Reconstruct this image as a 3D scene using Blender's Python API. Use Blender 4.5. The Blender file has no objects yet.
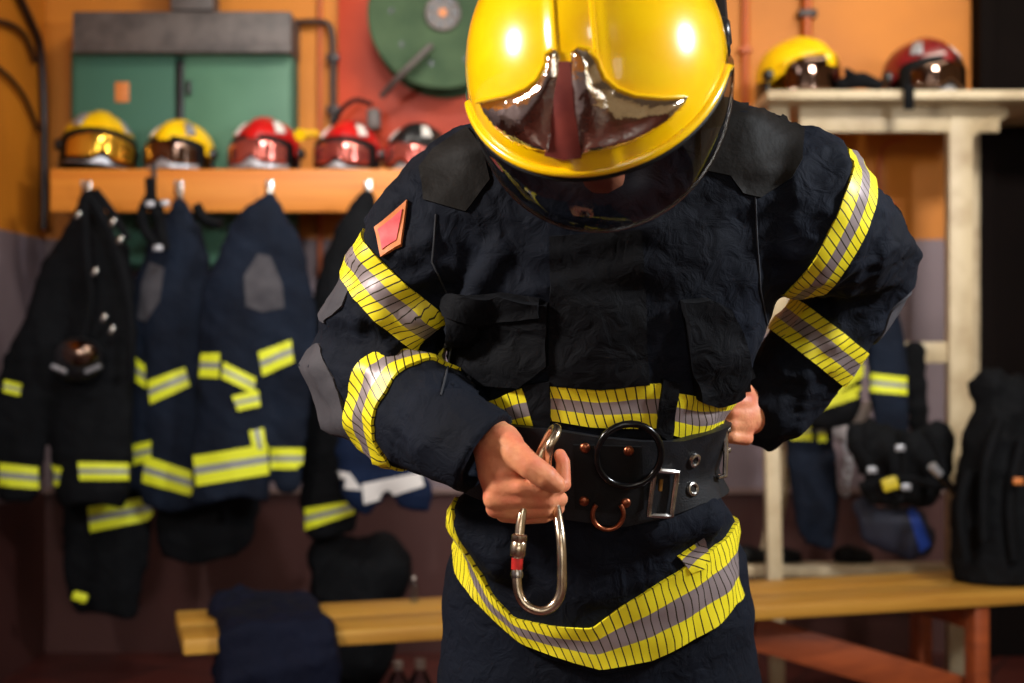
import bpy, bmesh, math, random
import numpy as np
from mathutils import Vector, Matrix
from mathutils.bvhtree import BVHTree
from mathutils.geometry import delaunay_2d_cdt

scene = bpy.context.scene
COL = scene.collection
PI = math.pi
F = 1400.0                      # focal length in pixels of the 1024 wide frame
CX, CY = 512.0, 341.5
CZ = 1.2                        # eye height of the photographer

# ---------------------------------------------------------------- camera
cd = bpy.data.cameras.new('camera'); cam = bpy.data.objects.new('camera', cd); COL.objects.link(cam)
cam.location = (0, 0, CZ); cam.rotation_euler = (PI/2, 0, 0)
cd.sensor_width = 36; cd.lens = 36*F/1024; cd.clip_start = .02
cd.dof.use_dof = True; cd.dof.focus_distance = 1.72; cd.dof.aperture_fstop = 3.6
scene.camera = cam

# ---------------------------------------------------------------- world, lights, exposure
w = bpy.data.worlds.new('world'); scene.world = w; w.use_nodes = True
w.node_tree.nodes['Background'].inputs[0].default_value = (.75, .82, 1, 1)
w.node_tree.nodes['Background'].inputs[1].default_value = .015
scene.view_settings.view_transform = 'Standard'; scene.view_settings.look = 'None'
scene.view_settings.gamma = 1; scene.view_settings.use_curve_mapping = False
scene.view_settings.exposure = 0.0
def area(name, loc, aim, sx, sy, watt, col=(1, 1, 1), spread=180):
    l = bpy.data.lights.new(name, 'AREA'); l.shape = 'RECTANGLE'; l.size = sx; l.size_y = sy
    l.energy = watt; l.color = col; l.spread = math.radians(spread)
    o = bpy.data.objects.new(name, l); COL.objects.link(o); o.location = loc
    o.rotation_euler = (Vector(aim)-Vector(loc)).to_track_quat('-Z', 'Y').to_euler()
    return o
area('window_light_left', (-1.55, 1.25, 2.05), (.0, 1.8, 1.15), .20, .24, 52, (1, .95, .9))
area('window_light_right', (2.0, 1.35, 2.2), (.15, 1.8, 1.3), .20, .24, 66, (.90, .95, 1))
area('hall_light_front', (.2, -1.6, 3.0), (.0, .2, .8), 1.2, .5, 14, (1, .96, .9))  # unseen fill, added to light the floor and front wall for reflections
area('lamp_light_wall', (1.5, 4.35, 3.15), (1.15, 5.4, 1.9), 1.2, .2, 6, (1, .94, .78), 120)
area('hall_light_right', (1.7, 2.0, 2.95), (1.25, 5.4, 1.35), .5, .3, 16, (1, .95, .88), 75)  # added fill that brightens the lower right wall from the front
area('lamp_light_entrance', (.6, -3.0, 3.1), (.6, -4.0, 1.6), 1.6, .3, 40, (1, .93, .8), 120)  # added lamp, lights the front wall so the mirror plates reflect brighter
area('hall_light_left', (-.3, 2.1, 2.95), (-.75, 4.9, 1.45), .5, .3, 7, (.95, .97, 1), 70)  # weaker fill put in to lift the left coats
area('lamp_light_rack', (-.15, 3.9, 3.15), (-.55, 5.2, 1.9), .9, .2, 10.5, (1, .92, .82), 105)

# ---------------------------------------------------------------- helpers
def W(px, py, d):
    return Vector(((px-CX)*d/F, d, CZ+(CY-py)*d/F))
def srgb(r, g, b):
    f = lambda c: ((c/255+.055)/1.055)**2.4 if c/255 > .04045 else c/255/12.92
    return (f(r), f(g), f(b), 1)

def mat(name, col, rough=.6, metal=0, spec=.5, sheen=0, coat=0, bump=None, var=None):
    m = bpy.data.materials.new(name); m.use_nodes = True
    nt = m.node_tree; b = nt.nodes['Principled BSDF']
    b.inputs['Base Color'].default_value = col
    b.inputs['Roughness'].default_value = rough
    b.inputs['Metallic'].default_value = metal
    b.inputs['Specular IOR Level'].default_value = spec
    b.inputs['Sheen Weight'].default_value = sheen
    b.inputs['Sheen Roughness'].default_value = .4
    b.inputs['Coat Weight'].default_value = coat
    b.inputs['Coat Roughness'].default_value = .05
    tc = nt.nodes.new('ShaderNodeTexCoord')
    if bump:                      # (scale, strength, distance)
        n = nt.nodes.new('ShaderNodeTexNoise'); n.inputs['Scale'].default_value = bump[0]; n.inputs['Detail'].default_value = 4
        nt.links.new(tc.outputs['Object'], n.inputs['Vector'])
        bp = nt.nodes.new('ShaderNodeBump'); bp.inputs['Strength'].default_value = bump[1]; bp.inputs['Distance'].default_value = bump[2]
        nt.links.new(n.outputs['Fac'], bp.inputs['Height']); nt.links.new(bp.outputs['Normal'], b.inputs['Normal'])
    if var:                       # (scale, colour2, low, high)
        n = nt.nodes.new('ShaderNodeTexNoise'); n.inputs['Scale'].default_value = var[0]; n.inputs['Detail'].default_value = 5
        nt.links.new(tc.outputs['Object'], n.inputs['Vector'])
        r = nt.nodes.new('ShaderNodeValToRGB'); r.color_ramp.elements[0].position = var[2]; r.color_ramp.elements[1].position = var[3]
        r.color_ramp.elements[0].color = col; r.color_ramp.elements[1].color = var[1]
        nt.links.new(n.outputs['Fac'], r.inputs[0]); nt.links.new(r.outputs[0], b.inputs['Base Color'])
    return m

def cloth_mat(name, col, col2, weave=900):
    m = mat(name, col, .8, 0, .13, .0, var=(7, col2, .35, .7))
    nt = m.node_tree; b = nt.nodes['Principled BSDF']; tc = nt.nodes['Texture Coordinate']
    n = nt.nodes.new('ShaderNodeTexNoise'); n.inputs['Scale'].default_value = weave; n.inputs['Detail'].default_value = 2
    n2 = nt.nodes.new('ShaderNodeTexNoise'); n2.inputs['Scale'].default_value = 38; n2.inputs['Detail'].default_value = 5
    n2.inputs['Distortion'].default_value = .8
    for q in (n, n2): nt.links.new(tc.outputs['Object'], q.inputs['Vector'])
    b1 = nt.nodes.new('ShaderNodeBump'); b1.inputs['Strength'].default_value = .5; b1.inputs['Distance'].default_value = .0006
    b2 = nt.nodes.new('ShaderNodeBump'); b2.inputs['Strength'].default_value = .9; b2.inputs['Distance'].default_value = .006
    nt.links.new(n.outputs['Fac'], b1.inputs['Height']); nt.links.new(n2.outputs['Fac'], b2.inputs['Height'])
    nt.links.new(b2.outputs['Normal'], b1.inputs['Normal']); nt.links.new(b1.outputs['Normal'], b.inputs['Normal'])
    return m

def tape_mat(name, yel, sil, hatch, lo=.33, hi=.66):
    """retroreflective tape: yellow / silver / yellow across v, with stitched dark segment lines along u (metres)"""
    m = mat(name, yel, .45, 0, .5); nt = m.node_tree; b = nt.nodes['Principled BSDF']
    uv = nt.nodes.new('ShaderNodeUVMap'); sp = nt.nodes.new('ShaderNodeSeparateXYZ'); nt.links.new(uv.outputs[0], sp.inputs[0])
    def M(op, a, bb):
        n = nt.nodes.new('ShaderNodeMath'); n.operation = op
        for i, x in enumerate((a, bb)):
            if x is None: continue
            if isinstance(x, (int, float)): n.inputs[i].default_value = x
            else: nt.links.new(x, n.inputs[i])
        return n.outputs[0]
    inside = M('MULTIPLY', M('GREATER_THAN', sp.outputs[1], lo), M('LESS_THAN', sp.outputs[1], hi))
    mx = nt.nodes.new('ShaderNodeMix'); mx.data_type = 'RGBA'
    nt.links.new(inside, mx.inputs[0]); mx.inputs[6].default_value = yel; mx.inputs[7].default_value = sil
    out = mx.outputs[2]
    if hatch:
        t = M('FRACT', M('DIVIDE', M('ADD', sp.outputs[0], M('MULTIPLY', sp.outputs[1], hatch[1])), hatch[0]), None)
        ln = M('LESS_THAN', t, hatch[2])
        m2 = nt.nodes.new('ShaderNodeMix'); m2.data_type = 'RGBA'
        nt.links.new(ln, m2.inputs[0]); nt.links.new(out, m2.inputs[6]); m2.inputs[7].default_value = srgb(50, 42, 18)
        out = m2.outputs[2]
        bp = nt.nodes.new('ShaderNodeBump'); bp.invert = True; bp.inputs['Distance'].default_value = .0008
        nt.links.new(ln, bp.inputs['Height']); nt.links.new(bp.outputs[0], b.inputs['Normal'])
    nt.links.new(out, b.inputs['Base Color'])
    nt.links.new(M('MULTIPLY', inside, .35), b.inputs['Metallic'])
    return m

def tag(o, label=None, cat=None, group=None, kind=None):
    if label: o['label'] = label
    if cat: o['category'] = cat
    if group: o['group'] = group
    if kind: o['kind'] = kind
    return o
def link(name, me, parent=None, material=None):
    o = bpy.data.objects.new(name, me); COL.objects.link(o)
    if material: me.materials.append(material)
    if parent is not None:
        bpy.context.view_layer.update()
        o.parent = parent; o.matrix_parent_inverse = world_of(parent).inverted()
    return o
def world_of(o):
    m = o.matrix_basis.copy()
    if o.parent: m = world_of(o.parent) @ o.matrix_parent_inverse @ m
    return m
def empty(name, loc=(0, 0, 0), parent=None):
    o = bpy.data.objects.new(name, None); COL.objects.link(o); o.location = loc; o.empty_display_size = .05
    return o
def pydata(name, V, Fc, material, parent=None, smooth=True, uvs=None):
    me = bpy.data.meshes.new(name); me.from_pydata([tuple(v) for v in V], [], Fc); me.update()
    if smooth: me.polygons.foreach_set('use_smooth', [True]*len(me.polygons))
    if uvs is not None:
        l = me.uv_layers.new(name='UVMap')
        for i, lp in enumerate(me.loops): l.data[i].uv = uvs[lp.vertex_index]
    return link(name, me, parent, material)

class B:
    """collects shapes into one bmesh"""
    def __init__(s): s.bm = bmesh.new()
    def box(s, c, size, bev=.004, rot=None, seg=2):
        r = bmesh.ops.create_cube(s.bm, size=1)['verts']
        bmesh.ops.scale(s.bm, vec=size, verts=r)
        if bev:
            e = list({e for v in r for e in v.link_edges})
            rr = bmesh.ops.bevel(s.bm, geom=e, offset=min(bev, min(size)*.45), segments=seg, affect='EDGES', profile=.5)
            r = list({v for f in rr['faces'] for v in f.verts} | {v for v in r if v.is_valid})
            seen = set(r); st = list(r)
            while st:
                v = st.pop()
                for e in v.link_edges:
                    u = e.other_vert(v)
                    if u not in seen: seen.add(u); st.append(u)
            r = list(seen)
        m = Matrix.Translation(c) @ (rot.to_4x4() if rot is not None else Matrix())
        bmesh.ops.transform(s.bm, matrix=m, verts=r)
        return s
    def tube(s, pts, rad, n=10, closed=False, caps=True):
        pts = [Vector(p) for p in pts]; N = len(pts)
        if not hasattr(rad, '__len__'): rad = [rad]*N
        rings = []; up = None
        for i, p in enumerate(pts):
            a = pts[(i-1) % N] if (closed or i) else p
            b = pts[(i+1) % N] if (closed or i < N-1) else p
            t = (b-a).normalized()
            if up is None: up = t.orthogonal().normalized()
            up = (up - t*up.dot(t)).normalized(); sd = t.cross(up)
            rings.append([s.bm.verts.new(p+(up*math.cos(2*PI*k/n)+sd*math.sin(2*PI*k/n))*rad[i]) for k in range(n)])
        for i in range(N if closed else N-1):
            A, Bq = rings[i], rings[(i+1) % N]; off = 0
            if closed and i == N-1:
                off = min(range(n), key=lambda o: (A[0].co-Bq[o].co).length)
            for k in range(n):
                s.bm.faces.new((A[k], A[(k+1) % n], Bq[(k+1+off) % n], Bq[(k+off) % n]))
        if caps and not closed:
            s.bm.faces.new(rings[0][::-1]); s.bm.faces.new(rings[-1])
        return s
    def lathe(s, prof, M=Matrix(), n=32):
        """prof: list of (r, z) revolved round local z"""
        rings = []
        for r, z in prof:
            if r < 1e-6: rings.append([s.bm.verts.new(M @ Vector((0, 0, z)))])
            else: rings.append([s.bm.verts.new(M @ Vector((r*math.cos(2*PI*k/n), r*math.sin(2*PI*k/n), z))) for k in range(n)])
        for A, Bq in zip(rings, rings[1:]):
            for k in range(n):
                a = [A[0]] if len(A) == 1 else [A[k], A[(k+1) % n]]
                b = [Bq[0]] if len(Bq) == 1 else [Bq[(k+1) % n], Bq[k]]
                if len(a)+len(b) > 2: s.bm.faces.new(a+b)
        return s
    def grid(s, rows, wrap=False):
        V = [[s.bm.verts.new(p) for p in r] for r in rows]
        for A, Bq in zip(V, V[1:]):
            n = len(A)
            for k in range(n if wrap else n-1):
                s.bm.faces.new((A[k], A[(k+1) % n], Bq[(k+1) % n], Bq[k]))
        return V
    def build(s, name, material, parent=None, smooth=True, fix=True):
        if fix: bmesh.ops.recalc_face_normals(s.bm, faces=s.bm.faces[:])
        me = bpy.data.meshes.new(name); s.bm.to_mesh(me); s.bm.free()
        if smooth:
            me.polygons.foreach_set('use_smooth', [True]*len(me.polygons))
            try: me.set_sharp_from_angle(angle=math.radians(40))
            except Exception: pass
        return link(name, me, parent, material)

# ---------------------------------------------------------------- distance fields -> mesh
def seg_d(P, a, b):
    a = np.array(a, np.float32); b = np.array(b, np.float32); ab = b-a
    t = np.clip(((P-a) @ ab)/max(float(ab @ ab), 1e-9), 0, 1)
    return np.linalg.norm(P-a-t[..., None]*ab, axis=-1), t
def cone(P, a, ra, b, rb):
    d, t = seg_d(P, a, b); return d-(ra+(rb-ra)*t)
def chain(P, pts, k=None):
    out = None
    for (a, ra), (b, rb) in zip(pts, pts[1:]):
        d = cone(P, a, ra, b, rb); out = d if out is None else (np.minimum(out, d) if not k else smin(out, d, k))
    return out
def smin(a, b, k):
    h = np.clip(.5+.5*(b-a)/k, 0, 1); return b*(1-h)+a*h-k*h*(1-h)
def ell(P, c, r, R=None):
    q = P-np.array(c, np.float32)
    if R is not None: q = q @ np.array(R, np.float32)      # R columns = local axes
    r = np.array(r, np.float32)
    k0 = np.linalg.norm(q/r, axis=-1); k1 = np.linalg.norm(q/(r*r), axis=-1)
    return k0*(k0-1)/np.maximum(k1, 1e-6)
def folds(P, s, seed=0):
    """ridged creases: soft valleys and sharper ridges like heavy cloth"""
    rs = np.random.RandomState(seed); out = 0
    for i in range(4):
        k = rs.normal(size=3); k /= np.linalg.norm(k); k2 = rs.normal(size=3); k2 /= np.linalg.norm(k2)
        f = s*(1+.55*i)
        ph = P @ (k*f).astype(np.float32) + 1.6*np.sin(P @ (k2*f*.7).astype(np.float32)+rs.rand()*6)+rs.rand()*6
        out = out+(1-2*np.abs(np.sin(ph)))/(1+.5*i)
    return out*.4
def nets(fn, lo, hi, h):
    """naive surface nets of fn(P) < 0"""
    lo = np.array(lo, float); hi = np.array(hi, float)
    n = np.ceil((hi-lo)/h).astype(int)+1
    ax = [lo[i]+h*np.arange(n[i]) for i in range(3)]
    Fv = np.empty(n, np.float32)
    for i0 in range(0, n[0], 16):
        X, Y, Z = np.meshgrid(ax[0][i0:i0+16], ax[1], ax[2], indexing='ij')
        P = np.stack([X, Y, Z], -1).astype(np.float32)
        Fv[i0:i0+16] = fn(P)
    Fv[0], Fv[-1], Fv[:, 0], Fv[:, -1], Fv[:, :, 0], Fv[:, :, -1] = [h]*6
    ins = Fv < 0
    c = np.zeros(n-1, np.int8)
    for dx in (0, 1):
        for dy in (0, 1):
            for dz in (0, 1):
                c += ins[dx:n[0]-1+dx, dy:n[1]-1+dy, dz:n[2]-1+dz]
    act = (c > 0) & (c < 8)
    idx = -np.ones(n-1, np.int64); ijk = np.argwhere(act); idx[act] = np.arange(len(ijk))
    acc = np.zeros((len(ijk), 3)); cnt = np.zeros(len(ijk))
    cor = [(a, b, d) for a in (0, 1) for b in (0, 1) for d in (0, 1)]
    for A in cor:
        for ax_ in range(3):
            if A[ax_]: continue
            Bq = list(A); Bq[ax_] = 1
            fa = Fv[ijk[:, 0]+A[0], ijk[:, 1]+A[1], ijk[:, 2]+A[2]]
            fb = Fv[ijk[:, 0]+Bq[0], ijk[:, 1]+Bq[1], ijk[:, 2]+Bq[2]]
            m = (fa < 0) != (fb < 0)
            t = fa[m]/(fa[m]-fb[m]); p = np.tile(np.array(A, float), (m.sum(), 1)); p[:, ax_] += t
            acc[m] += p; cnt[m] += 1
    V = lo+h*(ijk+acc/cnt[:, None])
    quads = []
    for ax_ in range(3):
        sl0 = [slice(1, n[k]-1) for k in range(3)]; sl1 = list(sl0)
        sl0[ax_] = slice(0, n[ax_]-1); sl1[ax_] = slice(1, n[ax_])
        a = ins[tuple(sl0)]; b = ins[tuple(sl1)]
        e = np.argwhere(a != b); off = np.ones(3, int); off[ax_] = 0
        flip = a[tuple(e.T)]
        e = e+off
        u, v = [(1, 2), (2, 0), (0, 1)][ax_]
        U = np.zeros(3, int); U[u] = 1; Vv = np.zeros(3, int); Vv[v] = 1
        q = np.stack([idx[tuple((e-U-Vv).T)], idx[tuple((e-Vv).T)], idx[tuple(e.T)], idx[tuple((e-U).T)]], 1)
        q[~flip] = q[~flip][:, ::-1]
        quads.append(q)
    Q = np.concatenate(quads)
    return V, Q
def net_mesh(name, fn, lo, hi, h, relax=1):
    V, Q = nets(fn, lo, hi, h)
    for _ in range(relax):                    # one light relaxation
        S = np.zeros_like(V); C_ = np.zeros(len(V))
        for i in range(4):
            np.add.at(S, Q[:, i], V[Q[:, (i+1) % 4]]+V[Q[:, (i+3) % 4]]); np.add.at(C_, Q[:, i], 2)
        V = V*.45+S/C_[:, None]*.55
    me = bpy.data.meshes.new(name)
    me.vertices.add(len(V)); me.vertices.foreach_set('co', V.astype(np.float32).ravel())
    me.loops.add(Q.size); me.loops.foreach_set('vertex_index', Q.astype(np.int32).ravel())
    me.polygons.add(len(Q)); me.polygons.foreach_set('loop_start', np.arange(0, Q.size, 4, dtype=np.int32))
    me.update(calc_edges=True); me.polygons.foreach_set('use_smooth', [True]*len(me.polygons))
    return me
def bvh_of(*meshes):
    V = []; Fc = []
    for me in meshes:
        o = len(V); V += [v.co.copy() for v in me.vertices]
        Fc += [[i+o for i in p.vertices] for p in me.polygons]
    return BVHTree.FromPolygons(V, Fc)
EYE = Vector((0, 0, CZ))
def cast(bvh, px, py):
    d = (W(px, py, 1)-EYE).normalized()
    h = bvh.ray_cast(EYE, d)
    return h[0], h[1]

def skirted(name, V, N, faces, top, bot, material, parent, uvs=None):
    """a thin sheet lifted off a surface, with its edges turned down to it"""
    nv = len(V); E = {}
    for f in faces:
        for a, b in zip(f, f[1:]+f[:1]):
            E[(a, b)] = 1
    P = [v+n*top for v, n in zip(V, N)]+[v+n*bot for v, n in zip(V, N)]
    Fc = [list(f) for f in faces]
    for (a, b) in list(E):
        if (b, a) not in E: Fc.append([b, a, a+nv, b+nv])
    U = None if uvs is None else list(uvs)+list(uvs)
    o = pydata(name, P, Fc, material, parent, True, U)
    try: o.data.set_sharp_from_angle(angle=math.radians(50))
    except Exception: pass
    return o
def poly_patch(name, pts, bvh, material, parent, top=.003, bot=-.004, step=5, uv=None, sm=True, fallback=None, puff=0):
    """cut a panel of this outline out of cloth and lay it on the surface; uv = (origin px, end px, width px)"""
    R = []
    for (x0, y0), (x1, y1) in zip(pts, pts[1:]+pts[:1]):
        n = max(1, int(math.hypot(x1-x0, y1-y0)/step))
        R += [Vector((x0+(x1-x0)*i/n, y0+(y1-y0)*i/n)) for i in range(n)]
    nb = len(R)
    x0, x1 = min(p.x for p in R), max(p.x for p in R); y0, y1 = min(p.y for p in R), max(p.y for p in R)
    y = y0+step*.6
    while y < y1:
        x = x0+step*.6
        while x < x1:
            c = False                      # point in polygon, keep clear of the edge
            dmin = 1e9
            for i in range(nb):
                a, b = R[i], R[(i+1) % nb]
                if (a.y > y) != (b.y > y) and x < (b.x-a.x)*(y-a.y)/(b.y-a.y)+a.x: c = not c
                dmin = min(dmin, (a.x-x)**2+(a.y-y)**2)
            if c and dmin > (step*.45)**2: R.append(Vector((x, y)))
            x += step
        y += step
    vs, es, fs, ov, oe, of = delaunay_2d_cdt(R, [], [list(range(nb))], 1, 1e-6)
    P = []; N = []; ok = []
    for v in vs:
        p, n = cast(bvh, v.x, v.y)
        if p is None and fallback: p = W(v.x, v.y, fallback); n = Vector((0, -1, 0))
        ok.append(p is not None); P.append(p or Vector()); N.append(n or Vector((0, -1, 0)))
    fs = [list(f) for f in fs if all(ok[i] for i in f)]
    ff = []
    for f in fs:
        a, b, c = (P[i] for i in f); nn = (b-a).cross(c-a)
        if max((a-b).length, (b-c).length, (c-a).length) > .09*max(1, a.y/2): continue
        if nn.dot(N[f[0]]) < 0: f = f[::-1]
        ff.append(f)
    if sm:                                    # average the normals
        S = [n.copy()*1.5 for n in N]
        for f in ff:
            for i in f:
                for j in f: S[i] += N[j]
        N = [s.normalized() for s in S]
    uvs = None
    if uv:
        (ax, ay), (bx, by), wd = uv; L = math.hypot(bx-ax, by-ay); ux, uy = (bx-ax)/L, (by-ay)/L
        sc = P[0].y/F
        uvs = [(((v.x-ax)*ux+(v.y-ay)*uy)*sc, (-(v.x-ax)*uy+(v.y-ay)*ux)/wd+.5) for v in vs]
    if puff:
        for i, v in enumerate(vs):
            dm = min((R[k].x-v.x)**2+(R[k].y-v.y)**2 for k in range(nb))**.5
            P[i] = P[i]+N[i]*puff*(1-math.exp(-dm/9))
    used = sorted({i for f in ff for i in f}); mp = {i: k for k, i in enumerate(used)}
    return skirted(name, [P[i] for i in used], [N[i] for i in used], [[mp[i] for i in f] for f in ff], top, bot, material, parent,
                   None if uvs is None else [uvs[i] for i in used])

def strip(name, rows, material, parent, top=.0025, bot=-.003):
    """rows: list (along) of lists (across) of (point, normal) or None; broken where None"""
    V = []; N = []; U = []; idx = []; L = 0; last = None
    for r in rows:
        if r is None: idx.append(None); last = None; continue
        mid = r[len(r)//2][0]
        if last is not None: L += (mid-last).length
        last = mid
        idx.append(list(range(len(V), len(V)+len(r))))
        for j, (p, n) in enumerate(r): V.append(p); N.append(n); U.append((L, j/(len(r)-1)))
    Fc = []
    for A, Bq in zip(idx, idx[1:]):
        if A is None or Bq is None: continue
        for j in range(len(A)-1):
            f = [A[j], A[j+1], Bq[j+1], Bq[j]]
            a, b, c = V[f[0]], V[f[1]], V[f[2]]
            if (b-a).cross(c-b).dot(N[f[0]]) < 0: f = f[::-1]
            Fc.append(f)
    return skirted(name, V, N, Fc, top, bot, material, parent, U)
def arm_band(name, c, axis, width, bvh, material, parent, rmax=.13, n=90, top=.0042, tilt=None, sense=1):
    axis = Vector(axis).normalized(); c = Vector(c)
    u = axis.orthogonal().normalized(); v = axis.cross(u)
    rows = []
    for i in range(n+1):
        th = 2*PI*i/n*sense; dr = u*math.cos(th)+v*math.sin(th); row = []
        for j in range(7):
            o = c+axis*width*(j/6-.5); h = bvh.ray_cast(o, dr, rmax)
            if h[0] is None: row = None; break
            nn = (h[1]+dr).normalized() if h[1].dot(dr) > 0 else dr
            row.append((h[0], nn))
        rows.append(row)
    return strip(name, rows, material, parent, top)
def px_curve(bvh, axis, pts, period=True):
    """outline points seen from the camera -> (theta, z) samples round the body axis"""
    out = []
    for x, y in pts:
        p, n = cast(bvh, x, y)
        if p is None:
            for dx in range(1, 40):
                for s in (1, -1):
                    p, n = cast(bvh, x+s*dx, y)
                    if p is not None: break
                if p is not None: break
        if p is None: continue
        c = axis(p.z); out.append((math.atan2(p.x-c[0], -(p.y-c[1])), p.z))
    out.sort()
    T = [o[0] for o in out]; Z = [o[1] for o in out]
    T = [T[-1]-2*PI]+T+[T[0]+2*PI]; Z = [Z[-1]]+Z+[Z[0]]
    return lambda th: float(np.interp(th, T, Z))
def body_band(name, bvh, axis, ztop, zbot, material, parent, n=160, nv=8, top=.003, t0=-PI, t1=PI, rmax=.4):
    rows = []
    for i in range(n+1):
        th = t0+(t1-t0)*i/n; a, b = ztop(th), zbot(th); row = []
        for j in range(nv):
            z = a+(b-a)*j/(nv-1); c = axis(z); dr = Vector((math.sin(th), -math.cos(th), 0))
            h = bvh.ray_cast(Vector((c[0], c[1], z)), dr, rmax)
            if h[0] is None: row = None; break
            row.append((h[0], ((h[1] if h[1].dot(dr) > 0 else dr)+dr).normalized()))
        rows.append(row)
    return strip(name, rows, material, parent, top)

# ---------------------------------------------------------------- materials
M_navy = cloth_mat('navy_turnout_cloth', srgb(10, 13, 21), srgb(17, 22, 33))
M_navy_d = cloth_mat('dark_turnout_cloth', srgb(6, 7, 10), srgb(11, 12, 17))
M_navy_b = cloth_mat('blue_navy_cloth', srgb(12, 22, 44), srgb(16, 30, 56))
M_coat = cloth_mat('hanging_coat_cloth', srgb(13, 18, 29), srgb(22, 30, 44), 300)
M_black = cloth_mat('black_gear_cloth', srgb(6, 7, 9), srgb(12, 13, 16), 300)
M_yoke = mat('grey_yoke_leather', srgb(20, 18, 16), .65, 0, .12, bump=(160, .35, .002), var=(14, srgb(27, 24, 22), .3, .75))
M_elbow = mat('grey_elbow_pad', srgb(58, 56, 60), .75, 0, .2, bump=(300, .3, .001), var=(20, srgb(74, 71, 74), .3, .7))
M_tape = tape_mat('hatched_reflective_tape', srgb(240, 222, 36), srgb(150, 136, 136), (.0112, -.024, .15))
M_tape2 = tape_mat('plain_reflective_tape', srgb(222, 226, 40), srgb(150, 152, 150), None, .36, .62)
M_white_tape = mat('white_tape', srgb(210, 205, 200), .5)
M_shell = mat('yellow_helmet_lacquer', srgb(252, 196, 0), .22, 0, .5, coat=1, bump=(60, .03, .001), var=(30, srgb(255, 204, 0), .4, .6))
M_yel = mat('yellow_shelf_helmet', srgb(244, 196, 10), .3, coat=.6, var=(20, srgb(235, 180, 5), .4, .7))
M_red = mat('red_helmet_lacquer', srgb(190, 20, 20), .3, coat=.6, var=(20, srgb(170, 12, 14), .4, .7))
M_redd = mat('dark_red_helmet_lacquer', srgb(120, 22, 26), .35, coat=.5, var=(20, srgb(96, 14, 20), .4, .7))
M_blk = mat('black_plastic', srgb(16, 16, 18), .32, var=(40, srgb(24, 24, 26), .4, .7))
M_rub = mat('black_rubber', srgb(7, 7, 8), .6, 0, .2, bump=(200, .3, .001))
M_blkmetal = mat('black_enamel', srgb(12, 12, 13), .18, .4, var=(60, srgb(20, 20, 22), .4, .7))
M_leather = mat('black_belt_leather', srgb(10, 11, 14), .5, 0, .3, bump=(420, .5, .0012), var=(50, srgb(21, 23, 28), .35, .7))
M_steel = mat('brushed_steel', srgb(196, 192, 186), .25, 1, bump=(300, .1, .0005), var=(80, srgb(150, 146, 140), .4, .7))
M_chrome = mat('chrome_mirror', srgb(232, 222, 205), .06, 1, bump=(34, .55, .006))
M_brass = mat('brass', srgb(200, 160, 90), .3, 1, var=(90, srgb(170, 130, 70), .4, .7))
M_copper = mat('copper_rivet', srgb(170, 100, 70), .35, 1, var=(90, srgb(120, 70, 50), .4, .7))
M_aluw = mat('worn_aluminium', srgb(226, 208, 180), .24, 1, var=(45, srgb(176, 160, 136), .45, .75))
M_redring = mat('red_anodised', srgb(190, 36, 30), .4, var=(90, srgb(160, 28, 24), .4, .7))
M_white = mat('white_plastic', srgb(214, 208, 200), .4, var=(40, srgb(190, 186, 180), .4, .7))
M_cream = mat('cream_painted_steel', srgb(192, 174, 140), .5, bump=(60, .2, .002), var=(9, srgb(160, 138, 104), .4, .75))
M_silver = mat('silver_paint', srgb(178, 178, 182), .35, .5, var=(40, srgb(150, 150, 155), .4, .7))

def skin_mat():
    m = mat('skin', srgb(226, 152, 108), .5, 0, .35, bump=(190, .6, .0012), var=(38, srgb(206, 112, 82), .35, .72))
    b = m.node_tree.nodes['Principled BSDF']
    b.inputs['Subsurface Weight'].default_value = .12; b.inputs['Subsurface Radius'].default_value = (1, .35, .2)
    b.inputs['Subsurface Scale'].default_value = .006
    return m
M_skin = skin_mat()
def visor_mat(name, tint, alpha, rough=.03):
    m = bpy.data.materials.new(name); m.use_nodes = True; nt = m.node_tree
    for n in list(nt.nodes): nt.nodes.remove(n)
    o = nt.nodes.new('ShaderNodeOutputMaterial'); t = nt.nodes.new('ShaderNodeBsdfTransparent'); t.inputs[0].default_value = tint
    g = nt.nodes.new('ShaderNodeBsdfGlossy'); g.inputs['Roughness'].default_value = rough
    fr = nt.nodes.new('ShaderNodeFresnel'); fr.inputs[0].default_value = 1.5
    mx = nt.nodes.new('ShaderNodeMixShader')
    nt.links.new(fr.outputs[0], mx.inputs[0]); nt.links.new(t.outputs[0], mx.inputs[1]); nt.links.new(g.outputs[0], mx.inputs[2])
    nt.links.new(mx.outputs[0], o.inputs[0]); return m
M_visor = visor_mat('clear_smoked_visor', (.30, .29, .31, 1), .2)
M_bottle = visor_mat('clear_plastic', (.8, .88, .95, 1), .2, .08)

def wood_mat(name, c1, c2, axis=0, rough=.5):
    m = mat(name, c1, rough, bump=(40, .15, .002)); nt = m.node_tree; b = nt.nodes['Principled BSDF']
    tc = nt.nodes['Texture Coordinate']; mp = nt.nodes.new('ShaderNodeMapping')
    sc = [26, 26, 26]; sc[axis] = 1.6; mp.inputs['Scale'].default_value = sc
    n = nt.nodes.new('ShaderNodeTexNoise'); n.inputs['Scale'].default_value = 1; n.inputs['Detail'].default_value = 6; n.inputs['Distortion'].default_value = .6
    r = nt.nodes.new('ShaderNodeValToRGB'); r.color_ramp.elements[0].position = .3; r.color_ramp.elements[1].position = .7
    r.color_ramp.elements[0].color = c1; r.color_ramp.elements[1].color = c2
    nt.links.new(tc.outputs['Object'], mp.inputs[0]); nt.links.new(mp.outputs[0], n.inputs['Vector'])
    nt.links.new(n.outputs['Fac'], r.inputs[0]); nt.links.new(r.outputs[0], b.inputs['Base Color'])
    return m
M_rail = wood_mat('varnished_orange_pine', srgb(216, 136, 44), srgb(196, 110, 28))
M_bench = wood_mat('yellow_pine', srgb(206, 156, 64), srgb(172, 118, 40))
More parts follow.
